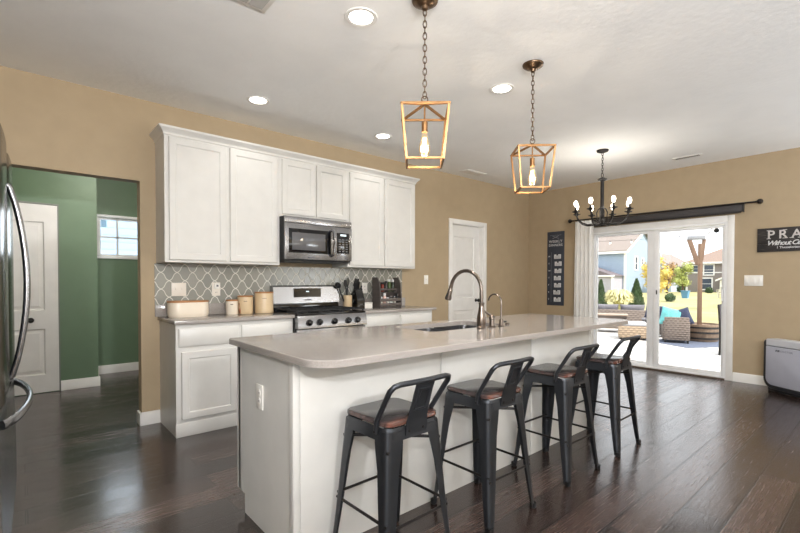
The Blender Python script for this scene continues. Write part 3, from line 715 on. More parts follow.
wall_plate('switch_plate', 'wide white switch plate under the wall sign', 'switch', TR((PX-.001, 1.172, 1.24)) @ RY, .178, .128, PLATE, [('rocker', -.058, 0), ('rocker', 0, 0), ('rocker', .058, 0)])

# ------------------------------------------------------------------ island
IX0, IX1, IY0, IY1 = .872, 3.575, 1.705, 2.335
isl = thing('kitchen_island', 'white panelled kitchen island under the long grey counter', 'island', (2.23, 2.0, 0))
T = Matrix.Translation((-2.23, -2.0, 0))
body = MB().box(IX0, IX1, IY0, IY1-.08, 0, .10)
body.box(IX0, IX0+.02, IY0, IY1+.022, .10, .883).box(IX1-.02, IX1, IY0, IY1+.022, .10, .883).box(IX0, IX1, IY0, IY0+.02, .10, .883).box(IX0, IX1, IY1-.02, IY1, .10, .883).box(IX0+.02, IX1-.02, IY0+.02, IY1-.02, .10, .12)
body.xf(T).build('body', WHITE_CAB, isl)
for a, b_ in ((IX0+.028, 1.773), (1.781, 2.685), (2.693, IX1-.03)):
    MB().box(a, b_, IY0-.006, IY0-.0005, 0, .882, .0015).xf(T).build('back_panel', WHITE_CAB, isl)
MB().box(IX0-.006, IX0+.026, IY0-.008, IY0+.03, 0, .882, .002).xf(T).build('corner_post', WHITE_CAB, isl)
MB().box(IX1-.028, IX1+.006, IY0-.008, IY0+.03, 0, .882, .002).xf(T).build('corner_post', WHITE_CAB, isl)
for a, b_ in ((.91, 1.36), (1.38, 1.80), (1.82, 2.24), (2.26, 2.68), (2.70, 3.12), (3.14, 3.555)):
    d = MB(); shaker(d, a, b_, .12, .86, 0); d.xf(TR((0, IY1+.02, 0)) @ Matrix.Diagonal((1, -1, 1, 1))).xf(T).build('cabinet_door', WHITE_CAB, isl)
# counter with the sink cut out
SX0, SX1, SY0, SY1 = 1.875, 2.60, 1.86, 2.24
ct = thing('island_countertop', 'long grey speckled stone counter with rounded corners on the island', 'countertop', (2.23, 1.88, .884))
def rr_out(d=0, n=8):
    x0, x1, y0, y1 = .828+d, 3.715-d, 1.425+d, 2.368-d
    P = []
    for (cx, cy, r, a0) in ((x1, y1, .02-d, 0), (x0, y1, .02-d, PI/2), (x0, y0, .13-d, PI), (x1, y0, .10-d, 1.5*PI)):
        ox = cx - r if cx == x1 else cx + r; oy = cy - r if cy == y1 else cy + r
        for k in range(n+1):
            a = a0 + PI/2*k/n; P.append((ox+r*math.cos(a), oy+r*math.sin(a)))
    return P
outer = rr_out(); inner = rrect((SX0+SX1)/2, (SY0+SY1)/2, (SX1-SX0)/2, (SY1-SY0)/2, .05, 8)
m_ = MB(); e = .0035
rings = [ring3(inner, .914), ring3(inner, .884), ring3(outer, .884), ring3(outer, .914-e), ring3(rr_out(e), .914), ring3(inner, .914)]
m_.loft(rings, caps=False).xf(Matrix.Translation((-2.23, -1.88, -.884))).build('slab', STONE, ct, 30)
sk = thing('sink', 'double-bowl steel sink set in the island counter', 'sink', (2.24, 2.05, .70))
T = Matrix.Translation((-2.24, -2.05, -.70))
for a, b_ in ((SX0-.01, 2.225), (2.245, SX1+.01)):
    cx, hx = (a+b_)/2, (b_-a)/2; cy, hy = (SY0+SY1)/2, (SY1-SY0)/2+.01
    bw = MB().loft([ring3(rrect(cx, cy, hx, hy, .05), .8835), ring3(rrect(cx, cy, hx-.004, hy-.004, .05), .72), ring3(rrect(cx, cy, hx-.03, hy-.03, .05), .70), ring3(rrect(cx, cy, .03, .03, .0299), .695)], caps=False)
    bw.add(ring3(rrect(cx, cy, .03, .03, .0299), .695), [tuple(range(28))])
    bo = bw.xf(T).build('bowl', STEEL, sk)
    MB().lathe([(.04, .6965), (.042, .701), (.03, .703), (.001, .70)], (cx, cy, 0), 20).xf(T).build('drain', STEEL, bo)
fc = thing('faucet', 'tall arched brushed bronze pull-down faucet on the island', 'faucet', (2.262, 1.80, .914))
MB().lathe([(.030, 0), (.031, .008), (.027, .014), (.029, .03), (.032, .045), (.029, .075), (.022, .11), (.018, .14), (.017, .155), (.019, .16), (.019, .168), (.013, .172)], (0, 0, 0), 24).build('body', NICKEL, fc)
arc = [(0, 0, .17)] + [(0, 0, .20 + .05*k) for k in range(2)]
R_ = .135
for k in range(15):
    a = PI - PI*.93*k/14; arc.append((0, R_ + R_*math.cos(a), .245 + R_*math.sin(a)*1.0))
MB().tube(arc, .0125, 14).build('neck', NICKEL, fc)
p0 = Vector(arc[-1]); d0 = (Vector(arc[-1]) - Vector(arc[-2])).normalized()
MB().tube([p0, p0+d0*.02, p0+d0*.025, p0+d0*.06, p0+d0*.085, p0+d0*.10], [.0135, .0135, .017, .018, .024, .022], 16).build('spray_head', NICKEL, fc)
MB().tube([p0+d0*.05+Vector((-.017, 0, 0)), p0+d0*.075+Vector((-.022, 0, 0))], .006, 8).build('spray_button', BLACK_MATTE, fc)
sd = thing('faucet_lever', 'short bronze lever control just right of the tall faucet', 'faucet', (2.375, 1.80, .914))
MB().lathe([(.026, 0), (.027, .006), (.020, .012), (.018, .05), (.022, .055), (.022, .062), (.017, .075), (.008, .082)], (0, 0, 0), 20).build('base', NICKEL, sd)
MB().tube([(0, 0, .075), (-.03, .01, .092), (-.075, .03, .125)], [.008, .007, .006], 10).build('lever', NICKEL, sd)
ft = thing('drinking_water_tap', 'slim bronze hook-shaped drinking water tap, rightmost on the island', 'faucet', (2.47, 1.795, .914))
MB().lathe([(.020, 0), (.021, .005), (.016, .01), (.015, .045), (.009, .05)], (0, 0, 0), 20).build('base', NICKEL, ft)
MB().tube([(0, 0, .045)] + [(0, 0, .09), (0, 0, .14)] + [(0, .055 - .055*math.cos(PI*k/10*.95), .165 + .055*math.sin(PI*k/10*.95)) for k in range(11)], .0055, 10).build('spout', NICKEL, ft)
MB().tube([(.012, 0, .028), (.05, -.005, .032)], .005, 8).build('tap_handle', BLACK_MATTE, ft)
MB().lathe([(.016, 0), (.017, .004), (.012, .012), (.001, .013)], (2.61, 1.845, .914), 18).build('air_gap_cap', NICKEL)
o = bpy.data.objects['air_gap_cap']; tag(o, 'low round bronze cap on the island right of the taps', 'cap')

# ------------------------------------------------------------------ bar stools
def make_stool():
    o = thing('bar_stool', '', 'bar stool', (0, 0, 0), 0, 'bar stools at the island')
    hs = .152
    MB().loft([ring3(rrect(0, 0, hs*a, hs*a, .042), z) for z, a in ((-.020, .97), (-.017, 1.0), (-.004, 1.0), (0, .975))]).build('seat', SEATWOOD, o, 50, (0, 0, .652))
    prof = ((.627, .150), (.612, .153), (.575, .158))
    MB().loft([ring3(rrect(0, 0, h, h, .045), z) for z, h in prof] + [ring3(rrect(0, 0, h-.004, h-.004, .042), z) for z, h in reversed(prof)], caps=False).build('apron', GUNMETAL, o, 50)
    def leg(sx, sy):
        rings = []
        for z in (.615, .56, .45, .30, .15, .06, .03, 0.004):
            c = .153 + (.200-.153)*(1-z/.615)**1.0
            w_ = .074 if z > .56 else .030 + (.068-.030)*(z/.56)**.75
            if z > .6: w_ = .082
            if z > .54 and z <= .6: w_ = .080
            w_ = max(w_, .026); r = min(.030, w_*.6); t_ = .0035
            out = [(c-w_, c)] + [(c-r+r*math.sin(a), c-r+r*math.cos(a)) for a in [PI/2*k/5 for k in range(6)]] + [(c, c-w_)]
            inn = [(c-t_, c-w_)] + [(c-r+(r-t_)*math.sin(a), c-r+(r-t_)*math.cos(a)) for a in [PI/2*k/5 for k in range(5, -1, -1)]] + [(c-w_, c-t_)]
            rings.append([Vector((sx*x, sy*y, z)) for x, y in out+inn])
        m = MB().loft(rings)
        return m
    for sx in (-1, 1):
        for sy in (-1, 1):
            l = leg(sx, sy).build('leg', GUNMETAL, o, 40)
            f_ = MB().loft([ring3(rrect(sx*.189, sy*.189, h, h, .006, 3), z) for z, h in ((0, .013), (.004, .015), (.028, .0145))]).build('foot_cap', BLACK_MATTE, l)
    br = MB()
    for s in (-1, 1):
        br.tube([(-.150, -s*.150, .535), (.150, s*.150, .535)], .007, 8)
        for q in (-1, 1): br.sphere((q*.146, s*q*.146, .535), .011, 1)
    br.build('under_seat_brace', BLACK_IRON, o)
    def c_at(z): return .153 + .047*(1-z/.615) - .008
    for z, pts in ((.275, ((-1, 1), (1, 1))), (.235, ((-1, -1), (1, -1))), (.255, ((-1, -1), (-1, 1))), (.255, ((1, -1), (1, 1)))):
        c = c_at(z); MB().cyl((pts[0][0]*c, pts[0][1]*c, z), (pts[1][0]*c, pts[1][1]*c, z), .0065, None, 10).build('footrest_bar', mat('dark_bar', (50, 47, 46), .35, .8), o)
    # low backrest: flat tube bent round the rear with a wide centre splat
    zt = .817
    pts = [(-.158, -.085, .60), (-.159, -.092, .655), (-.166, -.165, .765), (-.168, -.184, .792), (-.156, -.198, .811), (-.130, -.204, zt), (0, -.217, zt+.002), (.130, -.204, zt), (.156, -.198, .811), (.168, -.184, .792), (.166, -.165, .765), (.159, -.092, .655), (.158, -.085, .60)]
    MB().tube(pts, .0115, 10).build('back_frame', GUNMETAL, o, 60)
    sp = MB(); hw = .046
    def sring(y, z, w_, t=.004): return [Vector((-w_, y, z)), Vector((w_, y, z)), Vector((w_, y-t, z)), Vector((-w_, y-t, z))]
    prof2 = ((-.1545, .588, .06), (-.158, .628, .06), (-.163, .66, .057), (-.182, .72, .053), (-.201, .78, .052), (-.213, .812, .053))
    sp.loft([sring(y, z, w_) for y, z, w_ in prof2])
    so = sp.build('splat', GUNMETAL, o)
    em = MB()
    def er(d, inset): return [Vector((-.036+inset, -.1735-.0045-d, .69+inset)), Vector((.036-inset, -.1735-.0045-d, .69+inset)), Vector((.034-inset, -.2075-.0045-d, .79-inset)), Vector((-.034+inset, -.2075-.0045-d, .79-inset))]
    em.loft([er(-.003, 0), er(.003, .004), er(.003, .008), er(0, .012)], caps=False).build('embossed_frame', GUNMETAL, so)
    bl = MB()
    for x in (-.04, .04): bl.lathe([(.007, 0), (.007, .003), (.001, .005)], (x, -.159, .606), 10, Matrix.Rotation(PI/2, 4, 'X'))
    for s in (-1, 1): bl.lathe([(.006, 0), (.006, .003), (.001, .005)], (s*.168, -.086, .61), 10, Matrix.Rotation(s*PI/2, 4, 'Y'))
    bl.build('bolts', BLACK_IRON, o)
    return o
stool = make_stool()
labels = ['dark metal bar stool nearest the camera, at the left end of the island', 'dark metal bar stool, second along the island from the left', 'dark metal bar stool, third along the island, overlapping the last stool', 'farthest dark metal bar stool, last along the island, in front of the patio door']
for i, (x, y, a) in enumerate(((1.232, 1.480, .02), (1.882, 1.48, 0), (2.635, 1.478, -.01), (3.318, 1.478, .015))):
    o = stool if i == 0 else copy_tree(stool)
    o.location = (x, y, 0); o.rotation_euler = (0, 0, a); o['label'] = labels[i]
wall_plate('outlet', 'white outlet on the end of the island', 'outlet', TR((IX0-.001, 2.05, .655)) @ Matrix.Rotation(-PI/2, 4, 'Z'), .075, .12, PLATE, [('socket', 0, .02), ('socket', 0, -.02)])

# ------------------------------------------------------------------ refrigerator (faces +x, turned a little)
fg = thing('refrigerator', 'stainless french-door refrigerator cut by the left edge', 'refrigerator', (-.036, 2.83, 0), 0)
fg.rotation_euler = (0, 0, math.radians(-1.3))
MB().box(-.74, -.065, -.91, 0, .02, 1.745, .004).build('body', mat('fridge_side', (70, 70, 72), .4), fg)
def bowed(y0, y1, z0, z1, bow, x=-.058):
    rings = []
    for k in range(9):
        t_ = k/8; y = y0 + (y1-y0)*t_; b_ = bow*(1-(2*t_-1)**2)
        if k in (0, 8): b_ -= .008
        rings.append([Vector((x, y, z0)), Vector((b_, y, z0)), Vector((b_, y, z1)), Vector((x, y, z1))])
    return MB().loft(rings)
def vhandle(y):
    pts = []
    for k in range(13):
        t_ = k/12; z = .835 + (1.595-.835)*t_; pts.append((.008+.050*math.sin(PI*t_)**.8, y, z))
    return MB().tube([(.0, y, .83)] + pts + [(.0, y, 1.60)], .011, 12)
for y0, y1, hy in ((-.452, -.003, -.415), (-.908, -.458, -.495)):
    dd = bowed(y0, y1, .80, 1.745, .006).build('fridge_door', DARKSTEEL, fg); vhandle(hy).build('door_handle', STEEL, dd)
dw = MB()
rings = []
for k in range(9):
    t_ = k/8; y = -.908 + .905*t_; b_ = .004*(1-(2*t_-1)**2) - (.008 if k in (0, 8) else 0)
    rings.append([Vector((-.058, y, .06)), Vector((-.045, y, .06)), Vector((b_-.012, y, .12)), Vector((b_+.004, y, .30)), Vector((b_+.004, y, .45)), Vector((b_-.002, y, .79)), Vector((-.058, y, .79))])
dwo = dw.loft(rings).build('freezer_drawer', STEEL, fg)
pts = []
for k in range(15):
    t_ = k/14; pts.append((.004+.058*math.sin(PI*t_)**.7, -.86+.81*t_, .735))
MB().tube([(-.002, -.865, .735)] + pts + [(-.002, -.045, .735)], .011, 12, flat=1.5).build('freezer_handle', STEEL, dwo)
MB().box(-.70, -.08, -.89, -.02, 0, .055).build('toe_grille', BLACK_MATTE, fg)
MB().box(-.10, -.03, -.06, -.005, 1.746, 1.77, .004).box(-.10, -.03, -.905, -.85, 1.746, 1.77, .004).build('hinge_cover', mat('hinge_brown_reflection', (74, 56, 46), .5), fg)  # brown tone puts the tan wall's reflection into the hinge colour

# ------------------------------------------------------------------ lights
def chain(mb, z0, z1, link=.042, r=.0028, w_=.010):
    n = int((z1-z0)/(link*.72)); st = (z1-z0)/n
    for i in range(n):
        c = z0 + st*(i+.5); pts = []
        for k in range(10):
            a = 2*PI*k/10; h = math.sin(a)*link/2; x = math.cos(a)*w_
            pts.append((x, 0, c+h) if i % 2 == 0 else (0, x, c+h))
        mb.tube(pts, r, 5, closed=True)
def make_pendant():
    o = thing('pendant_lantern', '', 'pendant light', (0, 0, 0), 0, 'lantern pendants over the island')
    MB().lathe([(.008, -.055), (.016, -.05), (.020, -.035), (.045, -.028), (.055, -.018), (.068, -.012), (.072, -.004), (.072, 0)], (0, 0, CH), 28).build('canopy', BRONZE, o)
    c = MB(); chain(c, 2.215, 2.69); c.build('chain', BRONZE, o)
    zt, zb, ht, hb_ = 2.141, 1.866, .122, .096; tk = .0055
    f = MB()
    def bar(p, q):
        p, q = Vector(p), Vector(q); d = (q-p).normalized(); up = Vector((0, 0, 1)) if abs(d.z) < .8 else Vector((1, 0, 0))
        a = d.cross(up).normalized()*tk; b_ = a.cross(d).normalized()*tk
        f.loft([[s+a+b_, s-a+b_, s-a-b_, s+a-b_] for s in (p-d*tk, q+d*tk)])
    S = ((-1, -1), (1, -1), (1, 1), (-1, 1))
    for i in range(4):
        (a, b_), (c_, d) = S[i], S[(i+1) % 4]
        bar((a*ht, b_*ht, zt), (c_*ht, d*ht, zt)); bar((a*hb_, b_*hb_, zb), (c_*hb_, d*hb_, zb)); bar((a*ht, b_*ht, zt), (a*hb_, b_*hb_, zb)); bar((a*ht, b_*ht, zt), (0, 0, 2.182))
    f.build('lantern_frame', BRASS, o, 20)
    MB().tube([(.017*math.cos(2*PI*k/14), 0, 2.207+.017*math.sin(2*PI*k/14)) for k in range(14)], .003, 6, closed=True).build('top_ring', BRONZE, o)
    MB().cyl((0, 0, 2.19), (0, 0, 2.09), .005).lathe([(.016, 2.03), (.0165, 2.035), (.0165, 2.085), (.008, 2.093)], (0, 0, 0), 18).build('socket', BRASS, o)
    b_ = MB().lathe([(.001, 1.898), (.016, 1.902), (.027, 1.918), (.030, 1.938), (.027, 1.965), (.018, 2.0), (.013, 2.02), (.013, 2.032)], (0, 0, 0), 20).build('bulb', BULBGLASS, o)
    fl = MB()
    for k in range(6):
        a = 2*PI*k/6; fl.tube([(math.cos(a)*.006, math.sin(a)*.006, 2.0), (math.cos(a+.3)*.012, math.sin(a+.3)*.012, 1.925)], .003, 5)
    fl.build('filament', FIL, b_)
    l = bpy.data.lights.new('pendant_glow', 'POINT'); l.energy = 6; l.shadow_soft_size = .03; l.color = (1, .9, .76)
    lo = bpy.data.objects.new('pendant_glow', l); COL.objects.link(lo); lo.parent = o; lo.location = (0, 0, 1.955)
    return o
pn = make_pendant()
for i, (x, y) in enumerate(((1.657, 1.713), (2.713, 1.717))):
    o = pn if i == 0 else copy_tree(pn)
    o.location = (x, y, 0); o.rotation_euler = (0, 0, math.radians(-42 if i == 0 else -44))
    o['label'] = ['brass lantern pendant over the near half of the island, larger in view', 'brass lantern pendant over the far half of the island, nearer the patio door'][i]

ch = thing('chandelier', 'black eight-arm candle chandelier before the patio door', 'chandelier', (5.067, 2.289, 0))
MB().lathe([(.006, -.035), (.03, -.03), (.06, -.018), (.065, -.004), (.065, 0)], (0, 0, CH), 24).build('canopy', BLACK_IRON, ch)
c = MB(); chain(c, 2.475, 2.708, .04, .003, .010); c.build('chain', BLACK_IRON, ch)
MB().tube([(.026*math.cos(2*PI*k/14), 0, 2.452+.026*math.sin(2*PI*k/14)) for k in range(14)], .004, 6, closed=True).build('top_ring', BLACK_IRON, ch)
MB().lathe([(.004, 1.865), (.018, 1.875), (.022, 1.895), (.010, 1.915), (.016, 1.95), (.028, 1.97), (.016, 2.0), (.018, 2.03), (.024, 2.06), (.024, 2.09), (.020, 2.10), (.020, 2.38), (.024, 2.385), (.05, 2.398), (.052, 2.408), (.03, 2.42), (.01, 2.43)], (0, 0, 0), 20).build('column', BLACK_IRON, ch)
for k in range(8):
    az = math.radians(-65.8 + 22.5 + 45*k)
    M = Matrix.Rotation(az, 4, 'Z')
    a = MB().tube([(.015, 0, 1.945), (.05, 0, 1.905), (.10, 0, 1.885), (.165, 0, 1.884), (.225, 0, 1.905), (.268, 0, 1.945), (.290, 0, 1.985), (.298, 0, 2.012)], .0075, 8)
    a.tube([(.018, 0, 2.075), (.045, 0, 2.06), (.062, 0, 2.02), (.055, 0, 1.96), (.075, 0, 1.905)], .005, 6)
    ao = a.xf(M).build('arm', BLACK_IRON, ch)
    c_ = Matrix.Translation(M @ Vector((.298, 0, 0)))
    MB().lathe([(.008, 2.008), (.016, 2.016), (.018, 2.022), (.042, 2.03), (.044, 2.034), (.012, 2.036), (.018, 2.045), (.014, 2.056)], (0, 0, 0), 16).xf(c_).build('drip_cup', BLACK_IRON, ao)
    MB().lathe([(.010, 2.057), (.010, 2.088)], (0, 0, 0), 12).xf(c_).build('candle_sleeve', BLACK_IRON, ao)
    MB().lathe([(.008, 2.089), (.012, 2.093), (.020, 2.111), (.0225, 2.126), (.019, 2.144), (.009, 2.157), (.001, 2.16)], (0, 0, 0), 14).xf(c_).build('bulb', BULB, ao)
    l = bpy.data.lights.new('candle_glow', 'POINT'); l.energy = 3.5; l.shadow_soft_size = .03; l.color = (1, .93, .82)
    lo = bpy.data.objects.new('candle_glow', l); COL.objects.link(lo); lo.parent = ch; lo.location = M @ Vector((.298, 0, 2.13))

for i, (x, y, lab) in enumerate(((1.484, 2.062, 'largest-looking recessed ceiling light, nearest the camera by the top edge'), (1.504, 3.562, 'recessed ceiling light over the left wall cabinet'),
                    (2.856, 3.576, 'recessed ceiling light above the wall cabinets, just left of the near lantern'), (2.863, 2.087, 'recessed ceiling light left of the far pendant'))):
    o = thing('recessed_light', lab, 'ceiling light', (x, y, CH), 0, 'recessed ceiling lights')
    MB().lathe([(.066, -.001), (.070, -.005), (.092, -.007), (.095, -.001)], (0, 0, 0), 32).build('trim_ring', WHITE_TRIM, o)
    MB().lathe([(.001, -.0035), (.067, -.003), (.067, -.001)], (0, 0, 0), 32).build('diffuser', CANLED, o)
    l = bpy.data.lights.new('downlight', 'SPOT'); l.energy = 6 if y > 3 else 48; l.spot_size = math.radians(112); l.spot_blend = .5; l.shadow_soft_size = .07; l.color = (1, .975, .94)
    lo = bpy.data.objects.new('downlight', l); COL.objects.link(lo); lo.parent = o; lo.location = (0, 0, -.02)
def vent(x, y, lx, ly, rz, lab, slot_mat):
    o = thing('ceiling_vent', lab, 'vent', (x, y, CH), rz, 'ceiling vents')
    MB().box(-lx/2, lx/2, -ly/2, ly/2, -.006, 0, .002).build('grille_frame', WHITE_TRIM, o)
    n = 3
    for i in range(n):
        p0 = -lx/2+.02 + i*(lx-.04)/n; MB().box(p0+.006, p0+(lx-.04)/n-.006, -ly/2+.025, ly/2-.025, -.0085, -.0055).build('louver', slot_mat, o)
vent(.895, 2.235, .30, .30, .0, 'square white ceiling vent cut by the top edge', mat('vent_grey', (188, 186, 182), .6))
vent(4.74, 3.93, .40, .16, 0, 'narrow white ceiling vent between the two pendants', MATS['trim_white'])
vent(6.10, 1.73, .10, .30, 0, 'narrow ceiling vent above the patio door', mat('vent_dark', (120, 116, 110), .6))

# ------------------------------------------------------------------ patio wall dressing
cu = MB(); n = 60; rings = []
for z in (.02, .5, 1.0, 1.5, 2.0, 2.155):
    ring = []
    flare = 1 + (2.155-z)*.06
    for i in range(n+1):
        t_ = i/n; y = 3.205 + (t_-.5)*.285*flare; x = 6.50 + .034*math.sin(t_*2*PI*4.5)*(1 if z < 2.1 else .7)
        ring.append(Vector((x, y, z)))
    ring += [Vector((p.x+.004, p.y, p.z)) for p in reversed(ring)]
    rings.append(ring)
cto = cu.loft(rings).build('curtain', CURTAIN, None, 60); tag(cto, 'white pleated curtain drawn to the left of the patio door', 'curtain')
rd = thing('curtain_rod', 'thin dark curtain rod with ball ends over the patio door', 'curtain rod', (6.50, 2.26, 2.175))
MB().cyl((0, -1.13, -.012), (0, 1.15, 0), .011).build('rod', BLACK_IRON, rd)
for y, z in ((-1.155, -.012), (1.175, 0)): MB().sphere((0, y, z), .032, 2).build('finial', BLACK_IRON, rd)
for y in (-.95, 1.06): MB().cyl((.118, y, -.03), (0, y, -.012), .006).cyl((.112, y, -.03), (.119, y, -.03), .02).build('bracket', BLACK_IRON, rd)
rs = thing('roller_shade', 'long dark rolled-up shade hanging below the curtain rod', 'shade', (6.53, 2.17, 2.05))
MB().box(-.03, .03, -.90, .90, .018, .108, .012).build('cassette', mat('shade_charcoal', (50, 46, 46), .6, var=.15), rs)
for sy in (-1, 1): MB().box(-.032, .032, sy*.9062-.006, sy*.9062+.006, .014, .112, .004).build('end_cap', BLACK_MATTE, rs)
MB().box(-.022, -.012, -.89, .89, .004, .0178, .002).build('hem_bar', BLACK_IRON, rs)

def WT(y, z, x=PX): # text frame on the patio wall: text x -> -Y, text y -> Z, facing -X
    return Matrix(((0, 0, -1, x), (-1, 0, 0, y), (0, 1, 0, z), (0, 0, 0, 1)))
sg = thing('wall_sign', 'dark plank PRAY sign on the tan wall at the right edge', 'sign', (PX, .80, 1.72))
T = Matrix.Translation((-PX, -.80, -1.72))
MB().box(PX-.022, PX-.001, .46, 1.14, 1.665, 1.852, .002).box(PX-.022, PX-.001, .46, 1.14, 1.576, 1.6635, .002).xf(T).build('board', PLANK, sg)
text_mesh('PRAY', .136, 'lettering', SILVERTXT, sg, T @ WT(1.050, 1.728, PX-.0235), spacing=1.46, bold=.002)
for yy, zz in ((1.035, 1.728), (.893, 1.728), (.833, 1.728), (.763, 1.728), (.672, 1.728), (1.035, 1.822), (.893, 1.822)):
    MB().box(PX-.0245, PX-.0225, yy-.019, yy+.019, zz-.003, zz+.004).xf(T).build('serif', SILVERTXT, sg)
text_mesh('Without Ceasing', .074, 'lettering', CHALK, sg, T @ WT(1.055, 1.652, PX-.0235), shear=.35, spacing=.80, bold=.0015)
text_mesh('1 Thessalonians 5:17', .034, 'lettering', CHALK, sg, T @ WT(.965, 1.612, PX-.0235), bold=.0006)

mn = thing('menu_board', 'tall slate weekly menu board with seven cards left of the curtain', 'menu board', (PX, 3.735, 1.44))
T = Matrix.Translation((-PX, -3.735, -1.44))
MB().box(PX-.016, PX-.001, 3.588, 3.885, .835, 2.045, .003).xf(T).build('board', SLATE, mn)
text_mesh('WEEKLY', .058, 'lettering', CHALK, mn, T @ WT(3.735, 1.865, PX-.0175), align='CENTER', spacing=1.1)
text_mesh('DINNERS', .055, 'lettering', CHALK, mn, T @ WT(3.735, 1.805, PX-.0175), align='CENTER', spacing=1.1)
MB().tube([(PX-.0175, 3.79, 1.93), (PX-.0175, 3.68, 1.975)], .004, 6).tube([(PX-.0175, 3.68, 1.93), (PX-.0175, 3.79, 1.975)], .004, 6).box(PX-.0185, PX-.0165, 3.635, 3.835, 1.983, 1.987).xf(T).build('crossed_cutlery', mat('chalk_grey', (140, 142, 148), .8), mn)
MB().box(PX-.0175, PX-.016, 3.808, 3.811, .89, 1.71).xf(T).build('divider_line', MATS['chalk_grey'], mn)
for i, L in enumerate('MTWTFSS'):
    z = 1.635 - i*.117
    text_mesh(L, .04, 'day_letter', CHALK, mn, T @ WT(3.862, z-.01, PX-.0175))
    off = (.0, -.012, -.010, 0, -.004, .008, 0)[i]
    cd_ = MB().box(PX-.0215, PX-.0175, 3.638+off, 3.758+off, z-.035, z+.035, .001).xf(T).build('meal_card', CHALK, mn)
    MB().box(PX-.030, PX-.0215, 3.686+off, 3.712+off, z+.018, z+.045, .002).xf(T).build('clip', BLACK_MATTE, cd_)
    sc_ = MB()
    for q in range(3): sc_.box(PX-.0222, PX-.0214, 3.655+off, 3.74+off-.02*(q == 2), z-.022+q*.016, z-.017+q*.016)
    sc_.xf(T).build('handwriting', mat('ink_grey', (110, 110, 116), .8), cd_)

# air purifier, turned towards the room
ap = thing('air_purifier', 'grey and black air purifier on the floor at the right edge', 'air purifier', (6.455, .958, 0), 0)
# local x = along the front towards the camera side, local y = depth to the rear, front faces -y
dirv = Vector((-.545, -.838, 0)); ap.rotation_euler = (0, 0, math.atan2(dirv.y, dirv.x))
def ap_ring(y, i, bottom=.05, top=.565):
    return [Vector((x, y, z)) for x, z in [(.26 + (px)*(1-i), .0 + pz) for px, pz in []]]
def rrxz(x0, x1, z0, z1, rb, rt, y, n=6):
    P = []
    for cx, cz, r, a0 in ((x1-rt, z1-rt, rt, 0), (x0+rt, z1-rt, rt, PI/2), (x0+rb, z0+rb, rb, PI), (x1-rb, z0+rb, rb, 1.5*PI)):
        for k in range(n+1):
            a = a0 + PI/2*k/n; P.append(Vector((cx+r*math.cos(a), y, cz+r*math.sin(a))))
    return P
# front is on the +y local side after the rotation (towards -x world)
sgn = -1
MB().loft([rrxz(.0, .56, .03, .575, .11, .03, .0), rrxz(.0, .56, .03, .575, .11, .03, -.118), rrxz(.010, .55, .04, .57, .105, .028, -.130)]).build('dark_frame', PURI_DARK, ap)
MB().loft([rrxz(.040, .520, .078, .508, .075, .006, -.1305), rrxz(.040, .520, .078, .508, .075, .006, -.136), rrxz(.048, .512, .086, .502, .07, .006, -.140)]).build('front_panel', PURI_GREY, ap)
MB().loft([rrxz(.040, .530, .513, .590, .006, .02, -.01), rrxz(.040, .530, .513, .590, .006, .02, -.134), rrxz(.046, .524, .519, .584, .006, .018, -.140)]).build('top_panel', mat('purifier_light', (206, 208, 214), .35), ap)
MB().loft([rrxz(.03, .53, .005, .04, .01, .01, sgn*.0), rrxz(.03, .53, .005, .04, .01, .01, sgn*.09)]).build('base', PURI_DARK, ap)
for x in (.08, .48): MB().box(x-.04, x+.04, -.10, .02, 0, .008, .002).build('foot', BLACK_MATTE, ap)
PT = Matrix(((1, 0, 0, .150), (0, 0, -1, -.1405), (0, 1, 0, .458), (0, 0, 0, 1)))
text_mesh('AIR', .030, 'lettering', BLACK_MATTE, ap, PT, extrude=.0004, bold=.001, spacing=1.1)
PT2 = PT.copy(); PT2[0][3] = .205
text_mesh('DOCTOR', .028, 'lettering', mat('logo_grey', (96, 98, 106), .5), ap, PT2, extrude=.0004, spacing=1.15)

# black disc hook on the patio glass
hk = thing('suction_hook', 'small black disc hook on the upper right of the patio glass', 'hook', (PX+.0325, 1.555, 1.875))
MB().lathe([(.026, 0), (.03, .004), (.024, .014), (.001, .016)], (0, 0, 0), 20, Matrix.Rotation(-PI/2, 4, 'Y')).build('suction_cup', BLACK_MATTE, hk)
MB().tube([(-.016, 0, 0), (-.024, 0, -.004), (-.028, 0, -.016), (-.022, 0, -.024)], .004, 6).build('hook_arm', BLACK_MATTE, hk)

# two added uplighters, unseen behind the camera, to brighten ceiling and room
for x, y, pw, lab in ((-.45, -.65, 170, 'added bronze fill uplighter, unseen, close behind the camera'), (.40, -1.35, 180, 'added bronze fill uplighter, unseen, farther behind the camera, to the right')):
    o = thing('fill_uplighter', lab, 'lamp', (x, y, 0), 0, 'added fill uplighters')
    MB().lathe([(.14, 0), (.14, .012), (.03, .03), (.012, .04)], (0, 0, 0), 24).build('base', BRONZE, o)
    MB().cyl((0, 0, .035), (0, 0, 1.72), .011).build('pole', BRONZE, o)
    MB().lathe([(.015, 1.715), (.06, 1.725), (.13, 1.755), (.16, 1.79), (.155, 1.79), (.125, 1.762), (.001, 1.74)], (0, 0, 0), 28).build('bowl_shade', BRONZE, o)
    l = bpy.data.lights.new('fill_uplight', 'POINT'); l.energy = pw; l.shadow_soft_size = .06; l.color = (.97, .98, 1)
    lo = bpy.data.objects.new('fill_uplight', l); COL.objects.link(lo); lo.parent = o; lo.location = (0, 0, 1.86)

